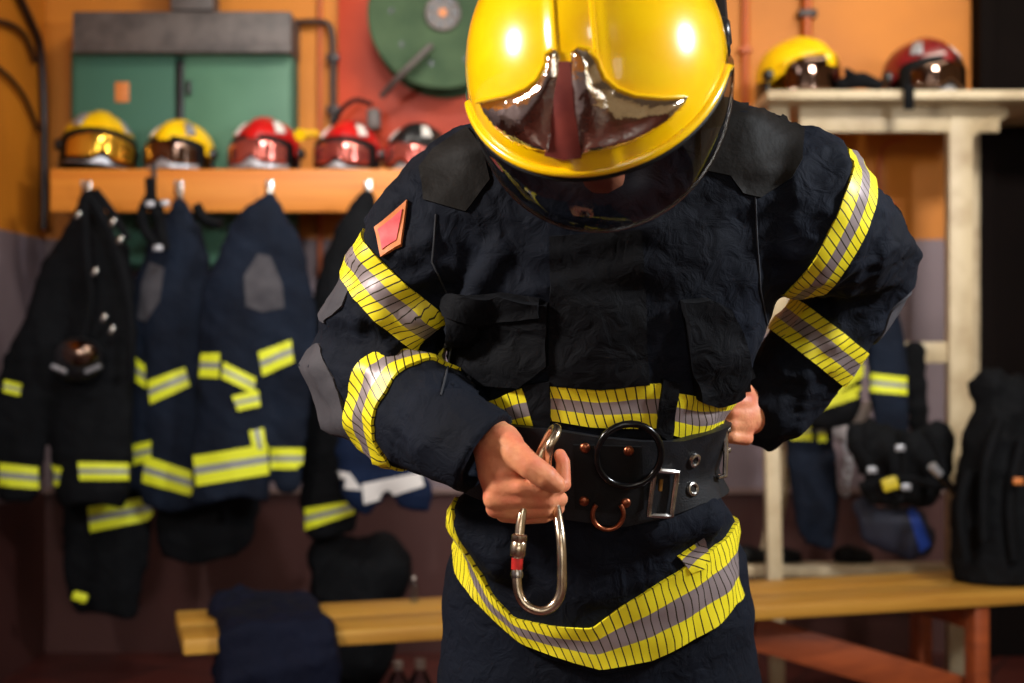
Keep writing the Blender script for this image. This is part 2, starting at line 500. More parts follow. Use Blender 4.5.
M_brace = wood_mat('red_brown_wood', srgb(160, 76, 34), srgb(120, 52, 22))

# ================================================================ PERSON
person = empty('person', (.12, 1.98, 0))
tag(person, 'firefighter in dark turnout jacket and yellow helmet, head bowed, gripping a large carabiner', 'person')

# torso sections: z, cx, cy, half width, half depth
SEC = [(.70, .117, 1.95, .200, .150), (.80, .117, 1.945, .203, .160), (.88, .116, 1.93, .200, .163), (.97, .110, 1.905, .184, .158),
       (1.03, .099, 1.885, .160, .150), (1.10, .105, 1.87, .172, .152), (1.18, .122, 1.85, .205, .155), (1.28, .128, 1.83, .228, .152),
       (1.36, .130, 1.815, .240, .140), (1.44, .130, 1.80, .225, .115), (1.52, .125, 1.79, .16, .08)]
SZ = [s[0] for s in SEC]
def sec(z, k): return np.interp(z, SZ, [s[k] for s in SEC])
def axis_at(z): return (float(sec(z, 1)), float(sec(z, 2)))
def wp(px, py, d, rpx): return (W(px, py, d), rpx*d/F)
def f_torso_raw(P):
    z = P[..., 2]; a = sec(z, 3); b = sec(z, 4)
    x = (P[..., 0]-sec(z, 1))/a; y = (P[..., 1]-sec(z, 2))/b
    q = (np.abs(x)**2.3+np.abs(y)**2.3)**(1/2.3)
    d = (q-1)*np.minimum(a, b)*.95
    d = np.maximum(d, z-1.47)
    for ch, k in (([wp(600, 125, 1.80, 52), wp(735, 165, 1.80, 60), wp(800, 205, 1.80, 66)], .06),
                  ([wp(600, 135, 1.79, 52), wp(470, 200, 1.79, 56), wp(448, 225, 1.80, 60)], .06)):
        d = smin(d, chain(P, ch), k)
    return d
ARML = [wp(448, 228, 1.80, 74), wp(405, 290, 1.81, 68), wp(364, 366, 1.85, 60)]
FOREL = [wp(362, 376, 1.85, 60), wp(408, 409, 1.77, 60), wp(450, 436, 1.69, 53), wp(492, 456, 1.635, 47)]
ARMR = [wp(795, 212, 1.80, 84), wp(842, 238, 1.86, 64), wp(878, 262, 1.93, 42)]
FORER = [wp(872, 276, 1.95, 44), wp(822, 338, 1.97, 50), wp(772, 400, 1.98, 46)]
def f_arms(P):
    l = smin(chain(P, ARML), chain(P, FOREL), .014)
    r = smin(chain(P, ARMR), chain(P, FORER), .018)
    for a, b, rr in (((330, 322, 1.79), (376, 340, 1.76), .012), ((326, 352, 1.81), (392, 350, 1.745), .012), ((322, 372, 1.80), (366, 402, 1.765), .010), ((352, 300, 1.76), (410, 318, 1.745), .010)):
        l = smin(l, cone(P, W(*a), rr*.5, W(*b), rr), .016)
    # hanging folds: bulge at the left elbow crease, pinch lines across the sleeves
    dc = np.linalg.norm(P-np.array(W(490, 456, 1.635), np.float32), axis=-1)
    fd = np.clip((dc-.04)/.06, .25, 1)
    l = l - fd*(.013*folds(P, 25, 5)+.004*folds(P, 62, 6))
    r = r - .010*folds(P, 25, 9)-.004*folds(P, 60, 8)
    return l, r
def f_torso(P):
    d = f_torso_raw(P)-.0085*folds(P, 15, 3)-.0038*folds(P, 46, 4)
    # lumps: bunched skirt beneath the belt, blouse above it
    d = smin(d, cone(P, W(648, 528, 1.77), .030, W(704, 517, 1.79), .026), .018)
    d = smin(d, cone(P, W(470, 520, 1.82), .028, W(500, 560, 1.79), .02), .03)
    # sweeping creases down the right breast
    for a, b, r in (((640, 262, 1.69), (738, 316, 1.75), .014), ((655, 232, 1.69), (745, 280, 1.74), .014), ((500, 250, 1.70), (455, 330, 1.74), .014)):
        d = smin(d, cone(P, W(*a), r*.4, W(*b), r), .03)
    return d
LO, HI = (-.34, 1.52, .70), (.62, 2.16, 1.64)
torso_me = net_mesh('torso_only', lambda P: f_torso(P), LO, HI, .008)
T_BVH = bvh_of(torso_me)
HEM_TOP = [(449, 499), (456, 516), (470, 555), (490, 590), (515, 618), (555, 626), (592, 628), (620, 607), (650, 588), (700, 556), (722, 540), (733, 524)]
HEM_BOT = [(450, 545), (458, 572), (470, 590), (495, 618), (522, 642), (545, 652), (600, 669), (650, 660), (700, 634), (725, 614), (733, 603)]
hem_top = px_curve(T_BVH, axis_at, HEM_TOP); hem_bot = px_curve(T_BVH, axis_at, HEM_BOT)
TH = np.linspace(-PI, PI, 181); HB = np.array([hem_bot(t) for t in TH])
def f_jacket(P):
    d = f_torso(P)
    th = np.arctan2(P[..., 0]-sec(P[..., 2], 1), -(P[..., 1]-sec(P[..., 2], 2)))
    zb = np.interp(th, TH, HB)-.009
    d = np.maximum(d, zb-P[..., 2])
    # hollow skirt
    l, r = f_arms(P)
    cn = Vector((.80, -.30, -.50)).normalized(); cp_ = W(485, 452, 1.64)
    pd = (P-np.array(cp_, np.float32)) @ np.array(cn, np.float32)
    l = np.maximum(l, pd)
    l = np.maximum(l, -(np.maximum(chain(P, [(p, r_-.017) for p, r_ in FOREL]), -pd-.016)))
    d = smin(d, l, .012); d = smin(d, r, .014)
    return d
jacket_me = net_mesh('jacket', f_jacket, LO, HI, .005)
J_BVH = bvh_of(jacket_me)
jacket = link('jacket', jacket_me, person, M_navy)
L_me = net_mesh('arms_only', lambda P: np.minimum(*f_arms(P)), LO, HI, .006); A_BVH = bvh_of(L_me)
FO_BVH = bvh_of(net_mesh('forearm_only', lambda P: chain(P, FOREL)-np.clip((np.linalg.norm(P-np.array(W(490, 456, 1.635), np.float32), axis=-1)-.04)/.06, .25, 1)*(.013*folds(P, 25, 5)+.004*folds(P, 62, 6)), (-.34, 1.52, .94), (.1, 2.0, 1.3), .006))

# trousers and boots
def f_trousers(P):
    d = np.maximum((f_torso_raw(P)+.012), P[..., 2]-.98)
    for s, x in ((-1, .012), (1, .228)):
        ch = chain(P, [((x+.02*-s, 1.95, .86), .125), ((x, 1.95, .72), .118), ((x+.015*s, 1.945, .45), .088), ((x+.02*s, 1.97, .12), .082)])
        d = smin(d, ch, .03)
    d = np.maximum(d, .10-P[..., 2])
    return d-.005*folds(P, 24, 21)
trous = link('trousers', net_mesh('trousers', f_trousers, (-.18, 1.72, .06), (.44, 2.18, 1.02), .009), person, M_navy)
for s, x in ((-1, -.008), (1, .248)):
    def f_boot(P, x=x):
        d = smin(cone(P, (x, 1.985, .17), .052, (x, 1.985, .09), .055), cone(P, (x, 1.97, .055), .055, (x, 1.83, .045), .046), .04)
        return np.maximum(d, .004-P[..., 2])
    link('boot', net_mesh('boot', f_boot, (x-.08, 1.76, -.01), (x+.08, 2.06, .24), .008), person, M_rub)

# body: head bowed inside the helmet, neck, trunk, arms; hands at finer resolution, all one mesh
HC = Vector((.0925, 1.535, 1.502))                       # helmet centre
Rh = (Matrix.Rotation(math.radians(-6), 3, 'Y') @ Matrix.Rotation(math.radians(-11), 3, 'Z') @ Matrix.Rotation(math.radians(50), 3, 'X'))
hr, hb, hu = Rh.col[0].copy(), Rh.col[1].copy(), Rh.col[2].copy(); hf = -hb        # right, back, up, forward
def H(r, f, u): return HC+hr*r+hf*f+hu*u
HR = [[hr[i], hf[i], hu[i]] for i in range(3)]
HS, FS_, US = .1430, .172, .152
def G(r, f, u): return H(r*.94-.010, f-.020, u+.012)
def f_body(P):
    d = ell(P, H(0, -.012, .02), (.078, .098, .10), HR)
    d = smin(d, ell(P, G(0, .028, -.058), (.056, .066, .072), HR), .03)
    d = smin(d, cone(P, G(0, .084, -.022), .006, G(0, .096, -.055), .0095), .008)      # nose
    d = smin(d, ell(P, G(0, .088, -.092), (.024, .012, .007), HR), .008)             # upper lip
    d = smin(d, ell(P, G(0, .086, -.103), (.021, .012, .008), HR), .008)             # lower lip
    d = smin(d, ell(P, G(0, .078, -.125), (.026, .02, .018), HR), .02)               # chin
    d = smin(d, cone(P, G(-.04, .088, -.012), .010, G(.04, .088, -.012), .010), .014)  # brow
    for s in (-1, 1):
        d = np.maximum(d, -ell(P, G(s*.031, .098, -.032), (.018, .012, .011), HR))
        d = smin(d, ell(P, G(s*.031, .082, -.032), (.013, .012, .011), HR), .003)    # eyeball and lid
        d = smin(d, ell(P, G(s*.080, -.01, -.04), (.008, .02, .032), HR), .006)      # ear
    d = smin(d, cone(P, H(0, -.03, -.05), .058, W(600, 150, 1.80), .062), .03)
    z = P[..., 2]
    t = np.maximum(f_torso_raw(P)+.028, .86-z)
    d = smin(d, t, .03)
    for A in (ARML, FOREL[:3], ARMR, FORER): d = smin(d, chain(P, [(p, r*.55) for p, r in A]), .02)
    for s, x in ((-1, .012), (1, .228)):
        d = smin(d, chain(P, [((x+.01*-s, 1.95, .86), .088), ((x, 1.95, .72), .084), ((x+.015*s, 1.945, .48), .055), ((x+.02*s, 1.985, .12), .042), ((x+.02*s, 1.93, .05), .035)]), .03)
    return d
body_me = net_mesh('body', f_body, (-.30, 1.38, .0), (.62, 2.14, 1.66), .0085)

def hp(px, py, dd, rpx):            # a joint of the left hand: dd = millimetres behind 1.62 m
    return (W(px, py, 1.62+dd/1000), rpx*1.62/F)
def f_hand(P):
    back = chain(P, [hp(486, 430, 34, 19), hp(500, 446, 14, 23), hp(503, 470, 6, 21), hp(510, 496, 8, 18)])
    back = smin(back, chain(P, [hp(492, 446, 24, 19), hp(492, 474, 12, 14), hp(497, 492, 2, 12)]), .012)
    back = smin(back, chain(P, [hp(506, 450, 34, 19), hp(510, 480, 30, 19), hp(516, 505, 26, 14)]), .015)
    d = back
    # fingers: knuckle, first joint, second joint, tip
    idx = chain(P, [hp(498, 487, -3, 10.5), hp(520, 488, -13, 9.2), hp(546, 491, -8, 9.0), hp(563, 484, 8, 8.2), hp(563, 462, 14, 7.2), hp(560, 455, 16, 6.4)])
    mid = chain(P, [hp(494, 499, -1, 11.0), hp(520, 499, -8, 9.0), hp(547, 500, -4, 8.8), hp(560, 499, 16, 8.0), hp(540, 500, 34, 7.4)])
    rng = chain(P, [hp(496, 508, 6, 10.4), hp(520, 510, 0, 8.6), hp(546, 509, 2, 8.4), hp(557, 508, 20, 7.8), hp(538, 510, 36, 7)])
    lit = chain(P, [hp(504, 514, 18, 8.6), hp(524, 517, 13, 7.4), hp(544, 516, 14, 7.2), hp(550, 514, 28, 6.6), hp(536, 516, 40, 6)])
    fg = smin(smin(smin(idx, mid, .0035), rng, .003), lit, .003)
    d = smin(d, fg, .006)
    # thumb across the top, pressing on the forefinger
    th = chain(P, [hp(502, 442, 4, 19), hp(514, 452, -10, 14.5), hp(530, 466, -22, 13.0), hp(546, 477, -24, 12.0), hp(556, 484, -20, 9.2)])
    d = smin(d, th, .005)
    return d
def f_hand_r(P):
    def q(px, py, dd, r): return (W(px, py, 1.95+dd/1000), r*1.95/F)
    d = chain(P, [q(772, 402, 30, 24), q(752, 412, 5, 22), q(738, 418, -12, 20)])
    for i, y in enumerate((402, 413, 425, 437)):
        d = smin(d, chain(P, [q(746, y+1, -22, 8.4-.3*i), q(732, y, -36, 7.6-.3*i), q(716, y-1, -30, 7-.3*i), q(704, y-2, -24, 6.2)]), .005)
    d = smin(d, chain(P, [q(752, 400, -8, 10), q(742, 388, -24, 8.5), q(728, 384, -30, 7.5)]), .006)
    return d
def join_meshes(name, meshes):
    bm = bmesh.new()
    for m in meshes: bm.from_mesh(m)
    me = bpy.data.meshes.new(name); bm.to_mesh(me); bm.free()
    me.polygons.foreach_set('use_smooth', [True]*len(me.polygons)); return me
lh = net_mesh('hand', f_hand, W(440, 545, 1.56)-Vector((0, 0, 0)), Vector((W(590, 400, 1.69).x, 1.70, W(590, 395, 1.69).z)), .0017)
rh = net_mesh('hand_b', f_hand_r, (W(690, 465, 1.85).x, 1.86, W(690, 465, 1.85).z), (W(810, 360, 2.02).x, 2.03, W(810, 360, 2.02).z), .0026)
body = link('body', join_meshes('body', [body_me, lh, rh]), person, M_skin)
HAND_BVH = bvh_of(lh)

# ---- jacket panels and tapes (sub-parts of the jacket)
def jp(name, pts, m, top=.003, **k): return poly_patch(name, pts, J_BVH, m, jacket, top=top, **k)
M_seam = mat('dark_seam_thread', srgb(30, 32, 38), .8, bump=(400, .3, .001))
jp('shoulder_yoke', [(420, 168), (434, 150), (468, 128), (484, 150), (490, 180), (466, 212), (424, 200)], M_yoke, .0035)
jp('shoulder_yoke', [(700, 96), (735, 92), (768, 108), (804, 130), (802, 160), (792, 178), (760, 198), (742, 194), (730, 176), (700, 170)], M_yoke, .0035)
def arm_pad(c, axis, out, hl, ha, m=None):
    axis = Vector(axis).normalized(); out = Vector(out); out = (out-axis*out.dot(axis)).normalized(); v = axis.cross(out)
    rows = []
    for i in range(23):
        w_ = -1+2*i/22; th = math.radians(ha)*w_; dr = out*math.cos(th)+v*math.sin(th); L = hl*max(.02, 1-abs(w_)**3)**.5; row = []
        for j in range(13):
            h = A_BVH.ray_cast(Vector(c)+axis*L*(j/6-1), dr, .16)
            if h[0] is None: row = None; break
            row.append((h[0], ((h[1] if h[1].dot(dr) > 0 else dr)+dr).normalized()))
        rows.append(row)
    return strip('elbow_pad', rows, m or M_elbow, jacket, .003)
ax_u = W(364, 366, 1.85)-W(448, 228, 1.80)
arm_pad(W(388, 315, 1.82), ax_u, (-1, .10, .0), .050, 46)
arm_pad(W(374, 384, 1.83), (.45, -.3, -1), (-1, -.30, -.35), .075, 46)
arm_pad(W(862, 250, 1.90), W(878, 262, 1.93)-W(795, 212, 1.80), (.5, -.1, .85), .030, 38)
arm_pad(W(858, 292, 1.955), W(772, 402, 1.98)-W(872, 276, 1.95), (.8, 0, -.45), .045, 36)
armL = (ARML[2][0]-ARML[0][0]).normalized(); 
def ring(cpx, cpy, d, a, b, width, name='reflective_tape', rmax=.125, **k):
    axis = (W(*b)-W(*a)).normalized()
    return arm_band(name, W(cpx, cpy, d), axis, width, k.get('on', A_BVH), M_tape, jacket, rmax=k.get('rm', rmax))
ring(388, 284, 1.81, (432, 240, 1.79), (362, 316, 1.81), .060)
ring(406, 411, 1.768, (350, 372, 1.86), (436, 434, 1.68), .056, rm=.12, on=FO_BVH)
ring(815, 230, 1.84, (790, 218, 1.82), (886, 262, 1.84), .050, rm=.2)
ring(820, 343, 1.97, (866, 290, 1.96), (778, 398, 1.98), .056)
body_band('reflective_tape', T_BVH, axis_at, hem_top, hem_bot, M_tape, jacket, top=.0055)
# waist tape above the belt, its two cover strips and the storm flap
wt_top = px_curve(T_BVH, axis_at, [(478, 404), (497, 399), (522, 388), (550, 386), (600, 390), (622, 388), (640, 384), (662, 383), (675, 393), (700, 397), (727, 399)])
wt_bot = px_curve(T_BVH, axis_at, [(478, 446), (520, 433), (537, 428), (550, 420), (590, 427), (622, 428), (655, 428), (670, 434), (692, 440), (722, 431)])
body_band('reflective_tape', T_BVH, axis_at, wt_top, wt_bot, M_tape, jacket, top=.004)
jp('storm_flap', [(550, 236), (642, 230), (646, 312), (648, 384), (600, 388), (550, 384)], M_navy_d, .006)
jp('cover_strip', [(523, 384), (551, 380), (551, 432), (538, 432)], M_navy_d, .008)
jp('cover_strip', [(661, 378), (679, 384), (668, 440), (655, 432)], M_navy_d, .008)
jp('chest_pocket', [(680, 300), (706, 297), (728, 308), (738, 330), (748, 378), (740, 392), (712, 402), (694, 398), (688, 350)], M_navy_d, .014, bot=-.006)
jp('chest_pocket', [(452, 300), (500, 296), (548, 302), (548, 366), (520, 386), (470, 380), (448, 350)], M_navy_d, .012, bot=-.006)
jp('pocket_flap', [(452, 298), (500, 292), (540, 298), (542, 316), (500, 322), (452, 318)], M_navy_d, .017)
for pts in ([(755, 196), (757, 240), (760, 290), (768, 330)], [(641, 232), (642, 300)], [(436, 214), (432, 262), (450, 300)], [(456, 318), (448, 366), (440, 400)]):
    rows = [cast(J_BVH, x, y) for x, y in pts]; path = []
    for a, b in zip(pts, pts[1:]):
        for i in range(8):
            p, n = cast(J_BVH, a[0]+(b[0]-a[0])*i/8, a[1]+(b[1]-a[1])*i/8)
            if p is not None: path.append(p+n*.0008)
    if len(path) > 3: B().tube(path, .0013, 6).build('piping', M_seam, jacket)
# badge on the sleeve: orange border, pink-red field
M_badge_b = mat('badge_border', srgb(210, 120, 60), .6, bump=(300, .3, .001)); M_badge = mat('badge_field', srgb(214, 66, 74), .6, var=(60, srgb(232, 96, 96), .35, .7))
bd = jp('sleeve_badge', [(376, 228), (408, 200), (402, 246), (382, 257)], M_badge_b, .005)
o = jp('badge_field', [(380, 230), (404, 209), (398, 242), (384, 251)], M_badge, .0062); o.parent = jacket
# loose folded end of tape under the belt
jp('tape_end', [(677, 556), (704, 538), (707, 566), (690, 572)], M_tape, .006, uv=((677, 570), (707, 540), 34))
# collar
B().tube([W(600, 150, 1.80)+Vector((.088*math.sin(t), -.075*math.cos(t)-.0, .03*math.cos(t)*-1)) for t in np.linspace(0, 2*PI, 25)[:-1]], .018, 10, closed=True).build('collar', M_navy_d, jacket)

# ---- belt
B_BVH = bvh_of(net_mesh('waist_only', lambda P: f_torso_raw(P)-.004, (-.16, 1.66, .86), (.38, 2.12, 1.22), .008))
bt_top = px_curve(T_BVH, axis_at, [(472, 415), (555, 428), (600, 436), (640, 440), (672, 439), (700, 432), (718, 424)])
bt_bot = px_curve(T_BVH, axis_at, [(472, 492), (560, 516), (620, 525), (660, 518), (700, 504), (718, 490)])
belt = body_band('belt', B_BVH, axis_at, bt_top, bt_bot, M_leather, person, top=.011, nv=10)
tag(belt, 'wide black leather belt')
BELT = bvh_of(belt.data)
def bp(x, y, off=.002):
    p, n = cast(BELT, x, y)
    return (p+n*off, n) if p is not None else (W(x, y, 1.72), Vector((0, -1, 0)))
pad = poly_patch('belt_pad', [(573, 444), (641, 446), (643, 508), (630, 515), (575, 508)], BELT, M_rub, belt, top=.005, bot=-.002, sm=True)
def ring_obj(c, n, R, r, name, m, a0=0, a1=2*PI, squash=1):
    n = n.normalized(); u = Vector((0, 0, 1)); u = (u-n*u.dot(n)).normalized(); v = n.cross(u)
    full = abs(a1-a0-2*PI) < 1e-3; K = 28
    P = [c+u*R*squash*math.cos(a0+(a1-a0)*i/K)+v*R*math.sin(a0+(a1-a0)*i/K) for i in range(K if full else K+1)]
    return B().tube(P, r, 10, closed=full).build(name, m, belt)
p, n = bp(627, 452, .012); ring_obj(p, n, .040, .0045, 'large_ring', M_blkmetal)
p, n = bp(607, 511, .014); o = ring_obj(p, n, .019, .0030, 'hanging_d_ring', M_copper, PI*.28, PI*1.72)
for x, y in ((585, 447), (628, 450), (584, 500), (625, 502)):
    p, n = bp(x, y, .005); Mx = Matrix.Translation(p) @ n.to_track_quat('Z', 'Y').to_matrix().to_4x4()
    B().lathe([(0, .003), (.004, .0028), (.0062, .001), (.0068, -.001)], Mx, 20).build('rivet', M_copper, belt)
for x, y in ((694, 460), (692, 489)):
    p, n = bp(x, y, .001); Mx = Matrix.Translation(p) @ n.to_track_quat('Z', 'Y').to_matrix().to_4x4()
    B().lathe([(.0048, -.001), (.0048, .002), (.0065, .003), (.0088, .0022), (.0095, -.001)], Mx, 24).build('grommet', M_steel, belt)
    B().lathe([(0, .0004), (.0046, .0004), (.0048, -.001)], Mx, 20).build('eyelet_hole', M_blk, belt)
def frame_on_belt(corners, r, name, m, off=.008, closed=True):
    P = []
    for (a, b) in zip(corners, corners[1:]+(corners[:1] if closed else [])):
        for i in range(6):
            P.append(bp(a[0]+(b[0]-a[0])*i/6, a[1]+(b[1]-a[1])*i/6, off)[0])
    if not closed: P.append(bp(*corners[-1], off)[0])
    return B().tube(P, r, 8, closed=closed).build(name, m, belt)
frame_on_belt([(652, 468), (647, 514), (669, 515), (674, 470)], .0036, 'buckle_frame', M_steel, .007)
frame_on_belt([(659, 478), (658, 490)], .0028, 'buckle_pin', M_brass, .006, False)
# second buckle on the edge of the hip
def belt_edge(y):
    x = 760
    while x > 680 and cast(BELT, x, y)[0] is None: x -= .5
    return x
for k in (0,):
    ex = belt_edge(452); pe = cast(BELT, ex-1, 452)[0]; dd_ = pe.y
    B().tube([W(ex-6, 428, dd_-.02), W(ex+1.5, 430, dd_-.012), W(ex+2.5, 452, dd_-.012), W(ex+1.5, 476, dd_-.012), W(ex-6, 477, dd_-.02)], .0038, 8).build('side_buckle', M_steel, belt)
    for y in (430, 450):
        B().tube([W(ex-1, y, dd_-.012), W(ex+5, y, dd_-.008)], .0022, 8).lathe([(0, .004), (.003, .003), (.004, 0), (.003, -.003), (0, -.004)], Matrix.Translation(W(ex+5, y, dd_-.008)), 12).build('buckle_stud', M_steel, belt)

# ---------------------------------------------------------------- helmets
def shell_pt(az, t, a, b, c, rim, crest=0.0, cw=.026):
    """az 0 = front; t 0 rim .. 1 crown; local x right, y forward, z up"""
    ph0 = rim(az); ph = ph0+(PI/2-ph0)*t
    sx, sy = math.sin(az)*math.cos(ph), math.cos(az)*math.cos(ph)
    p = Vector((a*sx, b*sy, c*math.sin(ph)))
    if ph < 0:
        k = 1+.10*(-ph); p.x = a*math.sin(az)*(1-.25*ph*ph); p.y = b*math.cos(az)*(1-.35*ph*ph)
    if crest:
        q = abs(p.x)/cw
        if q < 1.5 and p.z > -.01:
            e = 1/(1+math.exp((q-1)*12)); nn = Vector((p.x/a**2, p.y/b**2, p.z/c**2)).normalized(); p += nn*crest*e
    return p
def helmet_shell(M, a, b, c, rim, crest, name, material, parent, na=96, nt=36, thick=.006):
    rows = []
    for j in range(nt):
        t = j/(nt-1)*.985
        rows.append([M @ shell_pt(2*PI*i/na, t, a, b, c, rim, crest) for i in range(na)])
    bm = B(); V = bm.grid(rows, True)
    bm.bm.faces.new(V[-1])
    inner = [[M @ (shell_pt(2*PI*i/na, j/(nt-1)*.985, a-thick, b-thick, c-thick, rim)) for i in range(na)] for j in range(nt)]
    U = bm.grid(inner, True); bm.bm.faces.new(U[-1])
    for i in range(na):
        k = (i+1) % na; bm.bm.faces.new((V[0][k], V[0][i], U[0][i], U[0][k]))
    return bm.build(name, material, parent)
def rim_main(az):
    az = (az+PI) % (2*PI)-PI; s = abs(az)/PI            # 0 front .. 1 back
    if s < .42: return .02+0*s
    return .02-.75*min(1, (s-.42)/.28)
MH = Matrix(((hr[0], hf[0], hu[0], HC[0]), (hr[1], hf[1], hu[1], HC[1]), (hr[2], hf[2], hu[2], HC[2]), (0, 0, 0, 1)))
helmet = helmet_shell(MH, HS, FS_, US, rim_main, .004, 'helmet', M_shell, person, 160, 70)
helmet['label'] = 'glossy yellow firefighting helmet'
HB_ = bvh_of(helmet.data)
# rolled rim round the brow
rim_pts = [MH @ (shell_pt(math.radians(t), 0, HS+.001, FS_+.001, US, rim_main)+Vector((0, 0, .004))) for t in range(-92, 93, 4)]
B().tube(rim_pts, .0052, 10).build('rolled_rim', M_shell, helmet)
rim_b = [MH @ (shell_pt(math.radians(t), 0, HS+.002, FS_+.002, US, rim_main)+Vector((0, 0, -.004))) for t in range(-96, 97, 4)]
B().tube(rim_b, .0030, 8).build('rim_gasket', M_rub, helmet)
# mirrored brow plate: two lobes with a red-brown wedge between
M_wedge = mat('red_brown_wedge', srgb(128, 58, 50), .35, 0, coat=.4, var=(30, srgb(104, 44, 40), .4, .7))
lobL = [(480, 101), (497, 97), (512, 94), (528, 87), (538, 79), (545, 66), (548, 54), (556, 49), (560, 54), (560, 75), (556, 110), (551, 152), (532, 149), (512, 140), (496, 128), (486, 115)]
lobR = [(571, 52), (578, 47), (590, 50), (598, 62), (603, 78), (616, 88), (634, 95), (660, 97), (687, 96), (682, 106), (668, 121), (648, 134), (625, 144), (600, 151), (580, 154), (575, 120), (571, 80)]
wedge = [(561, 62), (571, 62), (575, 110), (582, 156), (566, 158), (546, 154), (554, 110)]
poly_patch('mirror_plate', lobL, HB_, M_chrome, helmet, top=.002, bot=-.003, step=3.2, puff=.011, sm=True)
poly_patch('mirror_plate', lobR, HB_, M_chrome, helmet, top=.002, bot=-.003, step=3.2, puff=.011, sm=True)
poly_patch('brow_wedge', wedge, HB_, M_wedge, helmet, top=.004, bot=-.003, step=4)
for pts in (lobL[:8], lobR[1:9]):
    path = []
    for a, b in zip(pts, pts[1:]):
        for i in range(4):
            p, n = cast(HB_, a[0]+(b[0]-a[0])*i/4, a[1]+(b[1]-a[1])*i/4)
            if p is not None: path.append(p+n*.004)
    B().tube(path, .0022, 8).build('plate_edge', M_shell, helmet)
# ridge lines beside the crest
for s in (-1, 1):
    path = [MH @ (shell_pt(math.atan2(s*.019, FS_*math.cos(ph)), 0, HS, FS_, US, lambda a: ph)*1.02) for ph in np.linspace(.42, 2.2, 30)[:12]]
    path = []
    for ph in np.linspace(.55, 1.5, 24):
        y = FS_*math.cos(ph)*.99; x = s*.019; z = US*math.sin(ph)*math.sqrt(max(0, 1-(x/HS)**2))
        path.append(MH @ Vector((x, y, z+.004)))
    B().tube(path, .0026, 8).build('crest_ridge', M_shell, helmet)
# clear face shield below the brow
rows = []
for j in range(16):
    v = j/15; row = []
    for i in range(61):
        az = math.radians(-84+168*i/60); e = math.cos(az)
        drop = .010-(.104*(max(0, e))**.55)*v
        k = 1.0+.035*math.sin(v*PI*.8)
        row.append(MH @ Vector(((HS+.001)*math.sin(az)*k, (FS_-.004)*math.cos(az)*k-.012*v*v, drop)))
    rows.append(row)
b_ = B(); b_.grid(rows); fs_ = b_.build('face_shield', M_visor, helmet)
b_ = B().tube(rows[-1], .0022, 8); b_.build('shield_edge', visor_mat('clear_edge', (.75, .72, .7, 1), .1, .12), helmet)
# side pivots and the neck curtain
for s in (-1, 1):
    c = H(s*(HS-.008), -.030, -.004); Mx = Matrix.Translation(c) @ (hr*s).to_track_quat('Z', 'Y').to_matrix().to_4x4()
    B().lathe([(0, .013), (.012, .013), (.017, .009), (.019, 0), (.019, -.008)], Mx, 24).box(c+hr*s*.003-hf*.030-hu*.002, (.016, .12 if s > 0 else .03, .024), .006, Rh.copy()).build('shield_pivot', M_blk, helmet)
rows = []
for j in range(8):
    v = j/7; rows.append([MH @ (shell_pt(math.radians(a), 0, HS-.008, FS_-.008, US, rim_main)+Vector((0, -.004*v, -.09*v))) for a in range(95, 266, 6)])
b_ = B(); b_.grid(rows); b_.build('neck_curtain', M_navy_d, helmet)

# ---------------------------------------------------------------- carabiner (held: a thing of its own)
def smooth_path(pts, n=8, closed=True):
    P = [Vector(p) for p in pts]; N = len(P); out = []
    for i in range(N if closed else N-1):
        p0, p1, p2, p3 = (P[(i+k) % N] if closed else P[max(0, min(N-1, i+k))] for k in (-1, 0, 1, 2))
        for j in range(n):
            t = j/n
            out.append(.5*((2*p1)+(p2-p0)*t+(2*p0-5*p1+4*p2-p3)*t*t+(3*p1-p0-3*p2+p3)*t**3))
    if not closed: out.append(P[-1])
    return out
cb = [(541, 611, 1.600), (526, 605, 1.602), (518, 590, 1.604), (517, 565, 1.606), (519, 540, 1.608), (522, 515, 1.612), (530, 485, 1.628), (540, 455, 1.640), (550, 434, 1.636), (556, 428, 1.622),
      (556, 434, 1.606), (549, 448, 1.600), (547, 466, 1.616), (552, 490, 1.640), (557, 512, 1.620), (561, 540, 1.602), (562, 570, 1.598), (561, 592, 1.598), (554, 605, 1.599)]
path = smooth_path([W(*c) for c in cb], 6)
car = B().tube(path, .0056, 12, closed=True).build('carabiner', M_aluw)
tag(car, 'large worn metal carabiner gripped in the fist at the belt', 'carabiner')
def sleeve(a, b, prof, name, m, facets=16):
    A, Bq = W(*a), W(*b); dd = Bq-A
    Mx = Matrix.Translation(A) @ dd.to_track_quat('Z', 'Y').to_matrix().to_4x4()
    return B().lathe([(r, t*dd.length) for r, t in prof], Mx, facets).build(name, m, car)
sleeve((520, 534, 1.607), (517.5, 557, 1.606), [(0, 0), (.0075, 0), (.0092, .06), (.0092, .3), (.0084, .34), (.0092, .38), (.0092, .92), (.0075, 1), (0, 1)], 'locking_sleeve', M_aluw, 10)
sleeve((517.5, 558, 1.606), (517, 569, 1.606), [(0, 0), (.0068, 0), (.0068, 1), (0, 1)], 'red_ring', M_redring)
sleeve((517, 570, 1.606), (517.4, 578, 1.605), [(0, 0), (.0066, 0), (.0074, .5), (.0066, 1), (0, 1)], 'gate_hinge', M_steel)
